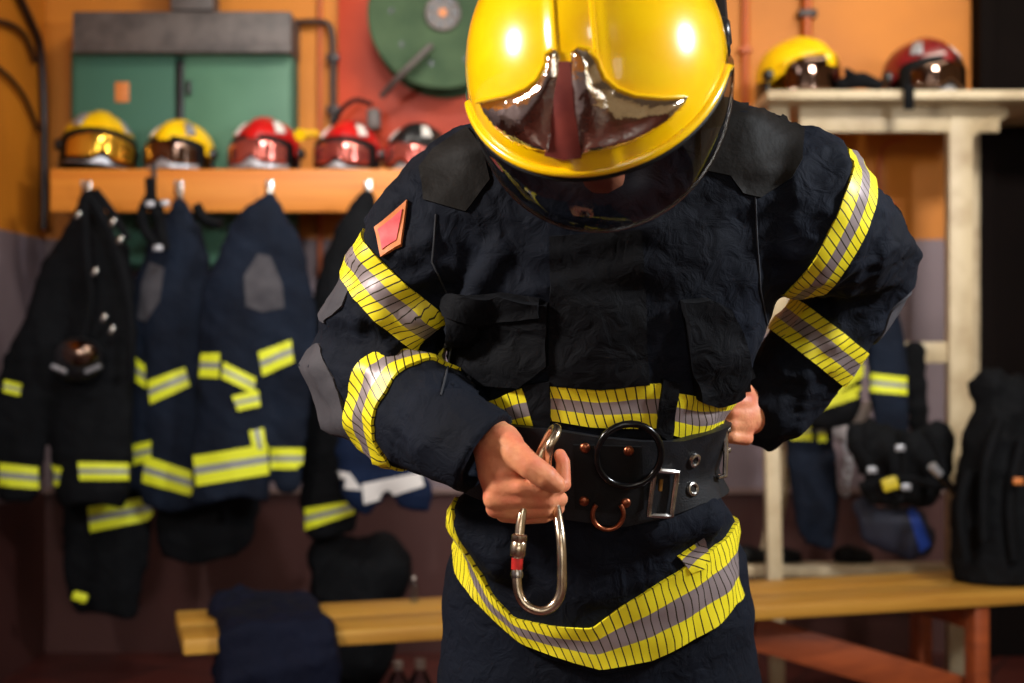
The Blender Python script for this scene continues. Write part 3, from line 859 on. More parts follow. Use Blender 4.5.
#BG
# ================================================================ THE SETTING
YW = 5.4; XL = -1.80; XR = 3.0; ZC = 3.3
def wall_mat():
    m = mat('painted_wall', srgb(206, 110, 30), .6, bump=(30, .25, .004)); nt = m.node_tree; b = nt.nodes['Principled BSDF']
    tc = nt.nodes['Texture Coordinate']; sp = nt.nodes.new('ShaderNodeSeparateXYZ'); nt.links.new(tc.outputs['Object'], sp.inputs[0])
    r = nt.nodes.new('ShaderNodeValToRGB'); r.color_ramp.interpolation = 'CONSTANT'
    e = r.color_ramp.elements; e[0].position = 0; e[0].color = srgb(70, 34, 29); e[1].position = .625/4; e[1].color = srgb(128, 112, 118)
    q = e.new(1.59/4); q.color = srgb(200, 120, 18)
    mm = nt.nodes.new('ShaderNodeMath'); mm.operation = 'DIVIDE'; mm.inputs[1].default_value = 4
    nt.links.new(sp.outputs[2], mm.inputs[0]); nt.links.new(mm.outputs[0], r.inputs[0])
    n = nt.nodes.new('ShaderNodeTexNoise'); n.inputs['Scale'].default_value = 2.2; n.inputs['Detail'].default_value = 6
    nt.links.new(tc.outputs['Object'], n.inputs['Vector'])
    mx = nt.nodes.new('ShaderNodeMix'); mx.data_type = 'RGBA'; mx.blend_type = 'MULTIPLY'; mx.inputs[0].default_value = .5
    r2 = nt.nodes.new('ShaderNodeValToRGB'); r2.color_ramp.elements[0].position = .3; r2.color_ramp.elements[0].color = (.55, .5, .45, 1); r2.color_ramp.elements[1].position = .62
    nt.links.new(n.outputs['Fac'], r2.inputs[0]); nt.links.new(r.outputs[0], mx.inputs[6]); nt.links.new(r2.outputs[0], mx.inputs[7])
    nt.links.new(mx.outputs[2], b.inputs['Base Color']); return m
M_wall = wall_mat()
def tile_mat(name, c1, c2, size, mort):
    m = mat(name, c1, .42, bump=(50, .1, .002)); nt = m.node_tree; b = nt.nodes['Principled BSDF']
    br = nt.nodes.new('ShaderNodeTexBrick'); br.offset = 0; br.inputs['Scale'].default_value = 1/size
    br.inputs['Brick Width'].default_value = 1; br.inputs['Row Height'].default_value = 1; br.inputs['Mortar Size'].default_value = .02
    br.inputs['Color1'].default_value = c1; br.inputs['Color2'].default_value = c2; br.inputs['Mortar'].default_value = mort
    mp = nt.nodes.new('ShaderNodeMapping'); mp.inputs['Rotation'].default_value = (0, 0, .5)
    nt.links.new(nt.nodes['Texture Coordinate'].outputs['Object'], mp.inputs[0]); nt.links.new(mp.outputs[0], br.inputs['Vector'])
    nt.links.new(br.outputs[0], b.inputs['Base Color']); return m
M_floor = tile_mat('red_quarry_tiles', srgb(84, 36, 28), srgb(66, 27, 22), .3, srgb(40, 24, 22))
M_dark = mat('dark_brown_paint', srgb(15, 9, 8), .85, 0, .08, bump=(30, .2, .003), var=(3, srgb(12, 7, 6), .4, .7))
def struct(name, b, m): o = b.build(name, m, None, smooth=False); tag(o, kind='structure'); return o
struct('floor', B().box((.6, .7, -.05), (5.0, 9.6, .1), 0), M_floor)
struct('wall_back', B().box((.6, YW+.06, ZC/2+.0), (5.0, .12, ZC), 0), M_wall).data.transform(Matrix())
struct('wall_left', B().box((XL-.06, .7, ZC/2), (.12, 9.5, ZC), 0), M_wall)
struct('wall_right', B().box((XR+.06, .7, ZC/2), (.12, 9.4, ZC), 0), mat('cream_side_wall_paint', srgb(210, 196, 160), .7, var=(2, srgb(184, 160, 120), .4, .7)))
struct('ceiling', B().box((.6, .7, ZC+.05), (5.0, 9.6, .1), 0), mat('ceiling_paint', srgb(150, 140, 128), .8, var=(3, srgb(130, 120, 110), .4, .7)))
struct('wall_front', B().box((.6, -4.1, ZC/2), (5.0, .12, ZC), 0), mat('cream_wall_paint', srgb(206, 188, 150), .7, var=(2, srgb(170, 140, 100), .4, .7)))
M_pane = bpy.data.materials.new('daylight_pane'); M_pane.use_nodes = True
pb = M_pane.node_tree.nodes['Principled BSDF']; pb.inputs['Emission Color'].default_value = (.92, .96, 1, 1); pb.inputs['Emission Strength'].default_value = 1.7
for k, x in enumerate((-1.1, .35, 1.8)):  # unseen glowing panes, added so the chrome has something to reflect
    b_ = B()
    for i in range(3):
        for j in range(3): b_.box((x-.36+.36*i, -4.02, 1.15+.5*j), (.32, .02, .45), 0)
    struct('window_%d' % (k+1), b_, M_pane)
# ledge at the top of the red skirting and a dark doorway at the right
struct('trim_1', B().box(((XL+XR)/2, YW-.012, .625), (XR-XL, .03, .022), .004), mat('grey_ledge', srgb(120, 96, 90), .5, bump=(40, .2, .002)))
dx0 = W(974, 0, 5.36).x
struct('door_1', B().box(((dx0+XR)/2, YW-.035, 1.3), (XR-dx0, .07, 2.6), .006).box((dx0+.03, YW-.06, 1.3), (.06, .1, 2.6), .006), M_dark)
struct('trim_2', B().box((W(746, 0, YW).x, YW-.008, 2.4), (.02, .016, 1.6), .003).box((W(822, 0, YW).x, YW-.010, 1.62), (.62, .02, .02), .003), mat('orange_trim_paint', srgb(190, 92, 24), .5, bump=(40, .2, .002)))

# ================================================================ WALL FITTINGS
def wbox(x0, y0, x1, y1, d, depth, bev=.004):
    a = W(x0, y0, d); c = W(x1, y1, d)
    return ((a.x+c.x)/2, d+depth/2, (a.z+c.z)/2), (abs(c.x-a.x), depth, abs(a.z-c.z)), bev
M_green = mat('sage_green_enamel', srgb(84, 124, 100), .5, 0, .25, bump=(30, .1, .002), var=(4, srgb(70, 108, 86), .35, .7))  # lighter copy of the cabinet green, for the more brightly lit right door
M_greend = mat('dull_green_enamel', srgb(62, 100, 82), .6, 0, .2, bump=(30, .1, .002), var=(5, srgb(62, 100, 84), .35, .7))  # darker copy of the same green, shade put into left door and body
M_greym = mat('grey_galvanised', srgb(96, 88, 84), .55, .2, bump=(60, .4, .002), var=(16, srgb(70, 64, 62), .35, .7))
M_orange = mat('orange_sticker', srgb(214, 130, 60), .5, var=(60, srgb(190, 104, 44), .4, .7))
cab = empty('wall_cabinet', W(182, 266, 5.3)); tag(cab, 'green double door metal cabinet on the wall under a grey box', 'cabinet')
B().box(*wbox(71, 50, 293, 268, 5.24, .15)).build('body', M_greend, cab)
B().box(*wbox(74, 54, 175, 264, 5.215, .022)).build('door', M_greend, cab)
dr = B().box(*wbox(184, 54, 290, 264, 5.215, .022)).build('door', M_green, cab)
B().box(*wbox(176, 60, 183, 262, 5.205, .02)).build('door_post', M_blk, cab)  # black strip stands in for the dark gap between the doors
B().box(*wbox(186, 80, 191, 95, 5.20, .014)).build('latch', M_blk, dr)
B().box(*wbox(115, 82, 129, 102, 5.212, .004, .001)).build('orange_sticker', M_orange, cab)
gb = B().box(*wbox(72, 11, 291, 52, 5.16, .23, .008)).build('trunking_box', M_greym); tag(gb, 'long grey metal box fixed above the green cabinet', 'metal box')
B().box(*wbox(72, 48, 291, 52, 5.155, .01, .002)).build('lower_lip', M_greym, gb)
cp = B().box(*wbox(170, -40, 213, 10, 5.2, .12, .006)).build('cable_duct', M_greym); tag(cp, 'short grey duct rising from the metal box', 'duct')
def pipe(name, pts, r, m, label, cat, d=5.36, smooth=True):
    P = [W(x, y, d) for x, y in pts]
    if smooth: P = smooth_path(P, 6, False)
    o = B().tube(P, r, 10).build(name, m); return tag(o, label, cat)
M_pipe = mat('dark_brown_pipe', srgb(44, 24, 18), .45, var=(20, srgb(30, 16, 12), .4, .7))
def lw(x, y): return Vector((XL+.02, (XL+.02)*F/(x-CX), CZ+(CY-y)*((XL+.02)*F/(x-CX))/F))
def lcable(pts, r, label):
    o = B().tube(smooth_path([lw(*p) for p in pts], 6, False), r, 10).build('cable', M_pipe); tag(o, label, 'cable')
p1 = pipe('conduit', [(297, 22), (322, 22), (331, 30), (333, 60), (333, 150)], .012, M_pipe, 'dark conduit bending down beside the green cabinet', 'pipe')
for y in (58, 110): B().box(W(333, y, 5.37), (.05, .04, .03), .004).build('clamp', M_pipe, p1)
lcable([(14, -14), (30, 20), (40, 48), (44, 110), (44, 230)], .016, 'thick dark cable running down the corner to the coat rail')
lcable([(-4, 20), (14, 26), (26, 38), (35, 62)], .010, 'thin dark cable curving in at the upper left corner')
lcable([(-4, 66), (12, 80), (26, 100), (38, 130)], .009, 'thin dark cable joining the corner cable lower down')
M_opipe = mat('orange_painted_pipe', srgb(182, 84, 26), .45, var=(10, srgb(170, 80, 20), .4, .7))
p2 = pipe('wall_pipe', [(807, -20), (807, 60), (807, 300)], .020, M_opipe, 'orange painted pipe running down the wall behind the yellow helmet', 'pipe', 5.37, False)
B().box(W(807, 14, 5.37), (.07, .05, .03), .005).build('clamp', M_pipe, p2)
p3 = pipe('wall_pipe', [(320, -20), (320, 150), (320, 420)], .011, M_opipe, 'thin orange painted pipe beside the dark conduit', 'pipe', 5.385, False)
p4 = pipe('wall_pipe', [(745, -20), (745, 100)], .014, M_opipe, 'orange painted pipe right beside the bowed yellow helmet', 'pipe', 5.385, False)
B().box(W(745, 50, 5.375), (.05, .04, .02), .004).build('clamp', M_opipe, p4)
pipe('handrail', [(897, 205), (884, 200), (879, 180), (882, 150), (893, 141), (905, 140)], .007, M_opipe, 'orange painted bent rod on the wall under the right shelf', 'rod', 5.37)
M_redp = mat('red_orange_board', srgb(196, 66, 28), .5, bump=(30, .2, .003), var=(5, srgb(176, 54, 22), .35, .7))
bo = B().box(*wbox(338, -60, 520, 158, 5.375, .024, .003)).build('reel_backboard', M_redp); tag(bo, 'red orange board on the wall behind the green reel', 'board')
# hose reel
M_reel = mat('green_reel_enamel', srgb(66, 84, 60), .8, 0, .15, bump=(50, .2, .002), var=(9, srgb(52, 70, 50), .35, .7))
rc = W(443, 14, 5.16); reel = empty('hose_reel', rc); tag(reel, 'round green hose reel high on the red board', 'hose reel')
def disc(prof, name, m, parent, c=rc, n=48):
    Mx = Matrix.Translation(c) @ Matrix.Rotation(PI/2, 4, 'X'); return B().lathe(prof, Mx, n).build(name, m, parent)
disc([(0, 0), (.262, 0), (.275, .006), (.278, .012), (.27, .016), (.262, .010), (0, .010)], 'side_plate', M_reel, reel)
disc([(0, -.19), (.23, -.19), (.23, -.002), (0, -.002)], 'drum', M_rub, reel)
disc([(0, -.2), (.275, -.2), (.278, -.19), (0, -.19)], 'side_plate', M_reel, reel)
disc([(0, .02), (.062, .022), (.068, .016), (.068, .008), (0, .008)], 'hub', M_greym, reel)
for k in range(7):
    t = 2*PI*k/7; c = rc+Vector((.043*math.cos(t), -.02, .043*math.sin(t)))
    disc([(0, .004), (.010, .004), (.011, 0)], 'hub_hole', M_blk, reel, c, 14)
disc([(0, .004), (.014, .006), (.016, 0)], 'hub_boss', M_orange, reel, rc+Vector((0, -.02, 0)), 16)
for k in range(9):
    t = 2*PI*k/9+.3; disc([(0, .003), (.009, .003), (.010, 0)], 'bolt', M_blk, reel, rc+Vector((.19*math.cos(t), -.010, .19*math.sin(t))), 12)
B().tube(smooth_path([W(432, 45, 5.10), W(412, 64, 5.1), W(398, 78, 5.12), W(382, 96, 5.2)], 6, False), .012, 8).build('crank_arm', M_greym, reel)
# lamp-like fitting and cord above the third shelf helmet
vf = empty('valve', W(374, 118, 5.3)); tag(vf, 'grey valve with a curled dark hose above the red helmets', 'valve')
B().box(W(374, 120, 5.30), (.05, .08, .08), .012).build('valve_body', M_greym, vf)
B().tube(smooth_path([W(372, 105, 5.3), W(355, 100, 5.28), W(340, 112, 5.28), W(334, 130, 5.3), W(333, 150, 5.33)], 6, False), .009, 8).build('hose', M_rub, vf)

# ================================================================ LEFT COAT RAIL
RD = 4.92
rail = empty('coat_rail', W(235, 212, RD)); tag(rail, 'orange wooden coat rail with a helmet shelf across the left wall', 'coat rail')
B().box(*wbox(50, 169, 452, 212, RD, .035, .005)).build('front_board', M_rail, rail)
zt = W(0, 169, RD).z; xa, xb = W(50, 0, RD).x, W(452, 0, RD).x
B().box(((xa+xb)/2, (RD+YW)/2+.02, zt-.014), (xb-xa, YW-RD-.04, .026), .003).build('shelf_board', M_rail, rail)
for x in (xa+.03, (xa+xb)/2, xb-.03): B().box((x, (RD+YW)/2+.02, zt-.09), (.035, YW-RD-.045, .12), .003).build('bracket', M_rail, rail)
def hook(px, py, d, parent):
    c = W(px, py, d)
    o = B().box(c+Vector((0, -.004, .012)), (.026, .008, .07), .003).tube(smooth_path([c+Vector((0, -.006, .0)), c+Vector((0, -.04, -.012)), c+Vector((0, -.062, .012)), c+Vector((0, -.066, .04))], 6, False), .0055, 8).build('hook', M_steel, parent)
    return o
for x in (88, 180, 270, 368, 420): hook(x, 194, RD, rail)
B().box(W(154, 188, RD-.006), (.016, .012, .17), .002).build('strap', M_blk, rail)

# ---- helmets standing on shelves
def rim_s(az):
    az = (az+PI) % (2*PI)-PI; s = abs(az)/PI
    return .10-.45*min(1, max(0, (s-.30)/.25))
M_gold = mat('amber_mirror_lens', srgb(236, 180, 60), .12, .85, var=(12, srgb(214, 150, 40), .4, .7))  # yellow reflection put into the lens colour
M_smoke = mat('dark_mirror_lens', srgb(120, 96, 84), .06, 1, bump=(9, .2, .006))
M_pink = mat('red_mirror_lens', srgb(200, 110, 100), .12, .8, var=(12, srgb(160, 70, 70), .4, .7))
def shelf_helmet(px, zbase, d, yaw, shellm, lens, label, stripe=M_silver, tiltx=0, roll=0, sc=1.0, kind='goggle', lamp=False):
    c = W(px, 100, d); root = empty('fire_helmet', (c.x, d, zbase)); tag(root, label, 'helmet')
    a, b, cc = .135*sc, .155*sc, .130*sc
    M = Matrix.Translation((c.x, d, zbase+.088*sc)) @ Matrix.Rotation(math.radians(180-yaw), 4, 'Z') @ Matrix.Rotation(math.radians(tiltx), 4, 'X') @ Matrix.Rotation(math.radians(roll), 4, 'Y')
    helmet_shell(M, a, b, cc, rim_s, .007*sc, 'shell', shellm, root, 56, 24)
    def patch(name, m, a0, a1, lo, hi, k, n=26):
        rows = []
        for j in range(7):
            v = j/6; row = []
            for i in range(n+1):
                az = math.radians(a0+(a1-a0)*i/n); z0, z1 = lo(i/n), hi(i/n); z = (z0+(z1-z0)*v)*sc
                ph = math.asin(max(-.95, min(.95, z/cc))) if z > 0 else 0
                cz = math.cos(ph)
                row.append(M @ Vector((a*k*math.sin(az)*cz, b*k*math.cos(az)*cz, z)))
            rows.append(row)
        bb = B(); bb.grid(rows); o = bb.build(name, m, root)
        md = o.modifiers.new('s', 'SOLIDIFY'); md.thickness = .006; md.offset = -1
        return o
    if kind == 'goggle':
        arch = lambda u: -.006+.036*math.sin(PI*u)**.6
        nose = lambda u: -.062+.026*math.exp(-((u-.5)/.09)**2)
        patch('goggle_frame', M_rub, -72, 72, lambda u: nose(u)-.016, lambda u: arch(u)+.020, 1.035)
        patch('goggle_lens', lens, -54, 54, nose, arch, 1.06)
        patch('lower_guard', M_silver, -60, 60, lambda u: -.082, lambda u: nose(u)-.004, 1.02)
    else:
        arch = lambda u: .004+.052*math.sin(PI*u)**.5
        patch('mirror_visor', lens, -68, 68, lambda u: -.078, arch, 1.03)
        patch('brow_band', shellm, -74, 74, arch, lambda u: arch(u)+.016, 1.05)
    patch('chin_guard', M_blk, -80, 80, lambda u: -.088, lambda u: -.062, .96)
    if stripe:
        for s in (-1, 1):
            patch('side_stripe', stripe, s*48-9, s*48+9, lambda u: .055, lambda u: .105, 1.045, 6)
    patch('neck_guard', M_blk, 95, 265, lambda u: -.086, lambda u: -.02, .99)
    for s in (-1, 1):
        p = M @ Vector((s*a*1.02, -.01, -.01)); Mx = Matrix.Translation(p) @ (M.to_3x3() @ Vector((s, 0, 0))).to_track_quat('Z', 'Y').to_matrix().to_4x4()
        B().lathe([(0, .016), (.014, .016), (.022, .008), (.024, -.004)], Mx, 16).build('pivot', M_blk, root)
    if lamp:
        A = M @ Vector((a*.96, .09, .06)); Bq = M @ Vector((a*1.05, .18, .045)); dd = Bq-A
        Mx = Matrix.Translation(A) @ dd.to_track_quat('Z', 'Y').to_matrix().to_4x4(); L = dd.length
        B().lathe([(0, -.03), (.016, -.03), (.018, L*.6), (.022, L), (0, L)], Mx, 16).build('lamp', M_yel, root)
    return root
zs = zt+.004
shelf_helmet(98, zs+.010, 5.10, -24, M_yel, M_gold, 'yellow helmet with amber goggles at the left end of the orange shelf', roll=-6, sc=.98)
shelf_helmet(181, zs, 5.10, 14, M_yel, M_smoke, 'yellow helmet with a dark shiny visor beside a red helmet on the shelf', sc=.88)
shelf_helmet(266, zs, 5.10, 10, M_red, M_pink, 'red helmet with white side stripes beside the second yellow helmet', M_white, sc=.92)
shelf_helmet(349, zs, 5.10, 12, M_red, M_pink, 'red helmet with a small yellow lamp on its side', M_white, sc=.86, lamp=True)
shelf_helmet(419, zs, 5.12, 26, M_blk, M_pink, 'black helmet with white and red patches nearest the bowed head', M_white, sc=.84)

# ================================================================ RIGHT SHELF FRAME
SD = 4.72
sf = empty('shelf_frame', (W(860, 0, SD).x, 5.0, 0)); tag(sf, 'cream painted steel shelf frame along the right wall', 'shelf frame')
zT = W(0, 91, SD).z; x0 = W(768, 0, SD).x; x1 = 2.62
B().box(((x0+x1)/2, (SD+YW)/2, zT-.010), (x1-x0, YW-SD-.02, .032), .004).build('top_board', M_cream, sf)
B().box(*wbox(800, 104, 1000, 132, 4.86, .03)).build('front_rail', M_cream, sf)
B().box(*wbox(769, 104, 789, 380, 4.86, .05)).build('leg', M_cream, sf)
L2 = wbox(947, 104, 975, 341, 4.86, .05); zz = L2[0][2]+L2[1][2]/2
B().box((L2[0][0], L2[0][1], zz/2), (L2[1][0]*.85, .06, zz), .004).build('leg', M_cream, sf)
B().box((W(975, 0, 5.3).x, 5.32, 1.0), (.05, .05, 2.0), .004).build('leg', M_cream, sf)
B().box(*wbox(905, 342, 950, 363, 4.88, .04)).build('cross_rail', M_cream, sf)
B().box(*wbox(735, 566, 965, 577, 4.86, .10)).build('base_rail', M_cream, sf)
a, b2 = W(1000, 104, 4.86), W(962, 135, 4.88)
B().tube([W(1006, 112, 4.87), W(966, 136, 4.87)], .018, 6).build('brace', M_cream, sf)
tr = empty('trestle', (W(775, 0, 4.95).x, 4.95, 0)); tag(tr, 'cream trestle legs standing behind the bench at right of the jacket', 'trestle')
def beam(a, b, wd, dp, m, name, parent):
    a, b = Vector(a), Vector(b); d = b-a; R = d.to_track_quat('Z', 'Y').to_matrix()
    return B().box((a+b)/2, (wd, dp, d.length), .004, R).build(name, m, parent)
beam(W(771, 430, 4.78), (W(777, 0, 4.78).x, 4.78, .0), .05, .05, M_cream, 'leg', tr)
beam(W(792, 430, 4.95), (W(745, 0, 5.1).x, 5.1, .0), .035, .05, M_cream, 'leg', tr)
beam(W(740, 434, 4.86), W(800, 434, 4.86), .05, .05, M_cream, 'top_bar', tr)
shelf_helmet(797, zT+.007, 4.98, -38, M_yel, M_smoke, 'yellow helmet with a mirrored visor on the cream shelf', None, sc=1.02, kind='visor')
shelf_helmet(922, zT+.007, 4.98, -20, M_redd, M_smoke, 'dark red helmet with a mirrored visor on the cream shelf', M_silver, sc=1.0)
def blob(name, fn, lo, hi, h, m, label, cat, parent=None, group=None):
    o = link(name, net_mesh(name, fn, lo, hi, h), parent, m)
    if label: tag(o, label, cat, group)
    return o
def garment(name, d, chains, m, label, cat, amp=.019, h=.010, sq=.42, seed=1, k=.03, fr=17, parent=None, cut=None):
    """chains of (px, py, radius px); squashed front to back, with long vertical folds"""
    CH = [[(W(x, y, d), r*d/F) for x, y, r in ch] for ch in chains]
    allp = [(p, r) for ch in CH for p, r in ch]
    lo = [min(p[i]-r for p, r in allp)-.03 for i in range(3)]; hi = [max(p[i]+r for p, r in allp)+.03 for i in range(3)]
    def fn(P):
        Q = P.copy(); Q[..., 1] = d+(P[..., 1]-d)/sq
        o = None
        for ch in CH:
            c = chain(Q, ch); o = c if o is None else smin(o, c, k)
        Fd = P*np.array([1, .6, .22], np.float32)
        o = o-amp*folds(Fd, fr, seed)-amp*.4*folds(P, fr*1.9, seed+7)
        if cut is not None: o = np.maximum(o, (CZ+(CY-cut)*d/F)-P[..., 2]-(.012*np.sin(P[..., 0]*25+seed) if name not in ('rucksack', 'kit_bag') else 0))
        return o*.75
    me = net_mesh(name, fn, lo, hi, h); o = link(name, me, parent, m)
    if label: tag(o, label, cat)
    return o, bvh_of(me)
def tapes(o, bv, polys, m=M_tape2, name='reflective_band'):
    for p in polys:
        (x0, y0), (x1, y1), (x2, y2), (x3, y3) = p[:4]      # along top from 0 to 1, bottom 2 to 3
        wdt = math.hypot((x3-x0), (y3-y0))
        cx0, cy0 = (x0+x3)/2, (y0+y3)/2; cx1, cy1 = (x1+x2)/2, (y1+y2)/2
        poly_patch(name, list(p), bv, m, o, top=.006, bot=-.01, step=5, uv=((cx0, cy0), (cx1, cy1), max(4, wdt*abs(math.cos(math.atan2(cy1-cy0, cx1-cx0))))))
glove = blob('glove', lambda P: smin(chain(P, [(W(842, 84, 4.85), .022), (W(862, 80, 4.85), .028), (W(878, 85, 4.85), .02)]), chain(P, [(W(852, 76, 4.83), .016), (W(846, 70, 4.82), .010)]), .02),
     W(825, 100, 4.76), (W(895, 60, 4.95).x, 4.95, W(0, 55, 4.95).z), .006, M_black, 'black glove lying between the two helmets on the cream shelf', 'glove')
st = B().box(W(909, 97, 4.70), (.035, .012, .085), .004).build('helmet_strap', M_black); tag(st, 'black strap hanging over the cream shelf edge', 'strap')

# ================================================================ HANGING KIT, LEFT
g, bv = garment('turnout_coat', 4.66, [[(88, 200, 10), (84, 240, 26), (62, 300, 30), (35, 360, 34), (20, 430, 30), (18, 486, 24)], [(90, 205, 12), (98, 260, 34), (96, 330, 42), (92, 420, 44), (92, 482, 40)]], M_black,
    'black turnout coat on the leftmost hook with yellow bands near its hem', 'coat', seed=2, cut=505)
tapes(g, bv, [[(0, 463), (38, 467), (38, 489), (0, 486)], [(78, 462), (128, 463), (128, 480), (80, 480)], [(5, 380), (22, 384), (20, 396), (4, 392)], [(42, 462), (62, 468), (58, 486), (44, 488)]])
g, bv = garment('turnout_trousers', 4.84, [[(112, 440, 40), (118, 500, 38), (116, 560, 34), (110, 610, 28)], [(90, 480, 30), (88, 560, 26), (86, 600, 20)]], M_black,
    'black turnout trousers with a yellow band hanging below the leftmost coat', 'trousers', seed=3, cut=615)
tapes(g, bv, [[(88, 507), (150, 496), (153, 519), (91, 532)]])
mk = empty('breathing_mask', W(78, 360, 4.5)); tag(mk, 'dark breathing mask with silver clips hanging on the leftmost coat', 'mask')
blob('facepiece', lambda P: ell(P, W(78, 360, 4.55), (.085, .06, .075)), W(48, 395, 4.46), (W(110, 0, 4.64).x, 4.64, W(0, 325, 4.64).z), .008, M_blk, None, None, mk)
blob('lens', lambda P: ell(P, W(80, 354, 4.515), (.058, .045, .045)), W(55, 380, 4.44), (W(110, 0, 4.6).x, 4.6, W(0, 325, 4.6).z), .007, M_smoke, None, None, mk)
for a, b in (((52, 366), (66, 372)), ((86, 372), (100, 366))): B().tube([W(a[0], a[1], 4.47), W(b[0], b[1], 4.46)], .008, 8).build('clip', M_silver, mk)
hn = empty('harness', W(130, 260, 4.6)); tag(hn, 'black harness straps with metal buckles over the leftmost coat', 'harness')
for pts in ([(92, 200), (112, 240), (128, 300), (132, 380)], [(84, 200), (86, 250), (90, 300), (80, 350)], [(95, 190), (112, 212), (128, 240)]):
    P = smooth_path([W(x, y, 4.56) for x, y in pts], 6, False); B().tube(P, .014, 6).build('strap', M_black, hn)
for x, y in ((113, 222), (120, 240), (95, 272), (104, 318), (112, 330), (78, 215)):
    c = W(x, y, 4.55); B().box(c, (.015, .012, .028), .004, Matrix.Rotation(.5, 3, 'Y')).build('buckle', M_steel, hn)
B().box(W(80, 597, 4.73), (.05, .02, .03), .006, Matrix.Rotation(.3, 3, 'Y')).build('hem_tag', M_tape2, g)
g, bv = garment('turnout_coat', 4.74, [[(180, 206, 12), (176, 240, 30), (174, 300, 44), (176, 380, 46), (178, 470, 44), (180, 492, 40)], [(165, 240, 16), (146, 300, 22), (136, 370, 22), (136, 440, 18), (134, 478, 16)]], M_coat,
    'dark navy turnout coat on the second hook with a grey shoulder pad', 'coat', seed=5, cut=508)
tapes(g, bv, [[(124, 349), (145, 365), (146, 388), (123, 372)], [(148, 381), (185, 367), (190, 386), (151, 404)], [(122, 447), (151, 441), (151, 461), (123, 468)], [(146, 456), (200, 474), (200, 498), (143, 482)]])
poly_patch('elbow_pad', [(150, 262), (164, 268), (160, 300), (146, 322), (138, 318), (142, 284)], bv, M_elbow, g, top=.004)
g, bv = garment('turnout_coat', 4.58, [[(270, 200, 10), (262, 232, 30), (250, 290, 42), (238, 370, 42), (232, 450, 42), (232, 492, 40)], [(285, 240, 16), (296, 310, 22), (294, 380, 22), (288, 450, 18), (288, 482, 16)], [(244, 246, 16), (216, 300, 18), (210, 370, 18)]], M_coat,
    'dark navy turnout coat on the third hook with wide yellow hem', 'coat', seed=8, cut=500)
tapes(g, bv, [[(202, 354), (220, 353), (219, 378), (200, 377)], [(224, 362), (256, 378), (254, 394), (222, 378)], [(258, 352), (291, 340), (294, 362), (262, 376)], [(194, 456), (267, 444), (268, 474), (197, 486)],
      [(270, 448), (303, 448), (302, 469), (271, 469)], [(232, 396), (258, 390), (260, 406), (238, 411)]])
poly_patch('hem_tape_end', [(249, 431), (263, 428), (266, 448), (253, 450)], bv, M_tape2, g, top=.006, uv=((256, 430), (260, 450), 20))
poly_patch('elbow_pad', [(258, 254), (270, 256), (282, 284), (284, 308), (262, 312), (246, 306), (244, 276)], bv, M_elbow, g, top=.004)
g, bv = garment('turnout_trousers', 4.84, [[(190, 470, 40), (196, 530, 46), (200, 560, 40)], [(236, 480, 34), (238, 530, 22)]], M_black, 'black trousers hanging below the second and third coats', 'trousers', seed=10, cut=560, sq=.28)
tapes(g, bv, [[(160, 488), (200, 490), (200, 505), (162, 504)]])
g, bv = garment('turnout_coat', 4.72, [[(368, 200, 12), (360, 240, 30), (345, 320, 44), (338, 420, 42), (330, 500, 32), (332, 524, 28)]], M_black,
    'black turnout coat behind the bent sleeve with a yellow band at its hem', 'coat', seed=12, cut=536)
tapes(g, bv, [[(306, 508), (350, 501), (358, 512), (306, 530)]])
g, bv = garment('work_jacket', 4.54, [[(424, 190, 8), (400, 330, 14), (360, 400, 20), (356, 450, 26), (362, 490, 24)], [(380, 380, 20), (380, 430, 24), (396, 470, 28), (410, 492, 22)]], M_navy_b,
    'navy work jacket with a white stripe hanging behind the bent sleeve', 'jacket', seed=14, cut=512)
tapes(g, bv, [[(333, 470), (350, 473), (362, 490), (334, 488)], [(362, 484), (420, 472), (424, 486), (364, 504)]], M_white_tape, 'white_stripe')
B().tube(smooth_path([W(421, 188, 4.86), W(423, 186, 4.75), W(424, 196, 4.56)], 6, False), .008, 8).build('hanger_loop', M_black, g)
g, bv = garment('kit_bag', 4.84, [[(334, 560, 30), (352, 580, 44), (380, 570, 36)], [(352, 600, 46), (356, 650, 42)]], M_black, 'tall black kit bag standing on the floor below the navy work jacket', 'bag', seed=15, cut=687, sq=.8)
hs = empty('harness', W(180, 215, 4.6)); tag(hs, 'black harness with a small buckle hanging from the second hook', 'harness')
for pts in ([(150, 196), (142, 214), (146, 232), (158, 246)], [(158, 200), (160, 225), (165, 250)], [(196, 205), (206, 220), (222, 224)], [(150, 178), (152, 200), (158, 218)]):
    B().tube(smooth_path([W(x, y, 4.62) for x, y in pts], 6, False), .018, 8).build('strap', M_black, hs)
for x, y in ((150, 204), (165, 203), (158, 248)):
    B().box(W(x, y, 4.58), (.03, .012, .02), .004).build('buckle', M_silver, hs)
# ================================================================ KIT, RIGHT
g, bv = garment('turnout_coat', 4.70, [[(872, 270, 16), (880, 310, 26), (888, 370, 24), (890, 420, 18), (892, 470, 14)]], M_coat, 'dark turnout coat with a yellow sleeve band left of the cream upright', 'coat', seed=20)
tapes(g, bv, [[(871, 373), (906, 377), (906, 395), (871, 392)]])
g, bv = garment('turnout_coat', 4.62, [[(830, 300, 26), (832, 350, 34), (836, 400, 28), (820, 410, 22)]], M_black, 'black turnout coat with slanting yellow bands behind the raised arm', 'coat', seed=22)
tapes(g, bv, [[(820, 392), (862, 364), (862, 376), (826, 402)], [(808, 406), (862, 384), (862, 396), (812, 413)]], mat('yellow_band', srgb(206, 206, 40), .5, var=(60, srgb(190, 190, 36), .4, .7)))
g, bv = garment('turnout_trousers', 4.76, [[(808, 420, 24), (812, 460, 28), (818, 500, 26), (822, 540, 18)]], M_coat, 'dark trousers with an upright yellow band hanging over the trestle', 'trousers', seed=24, cut=548)
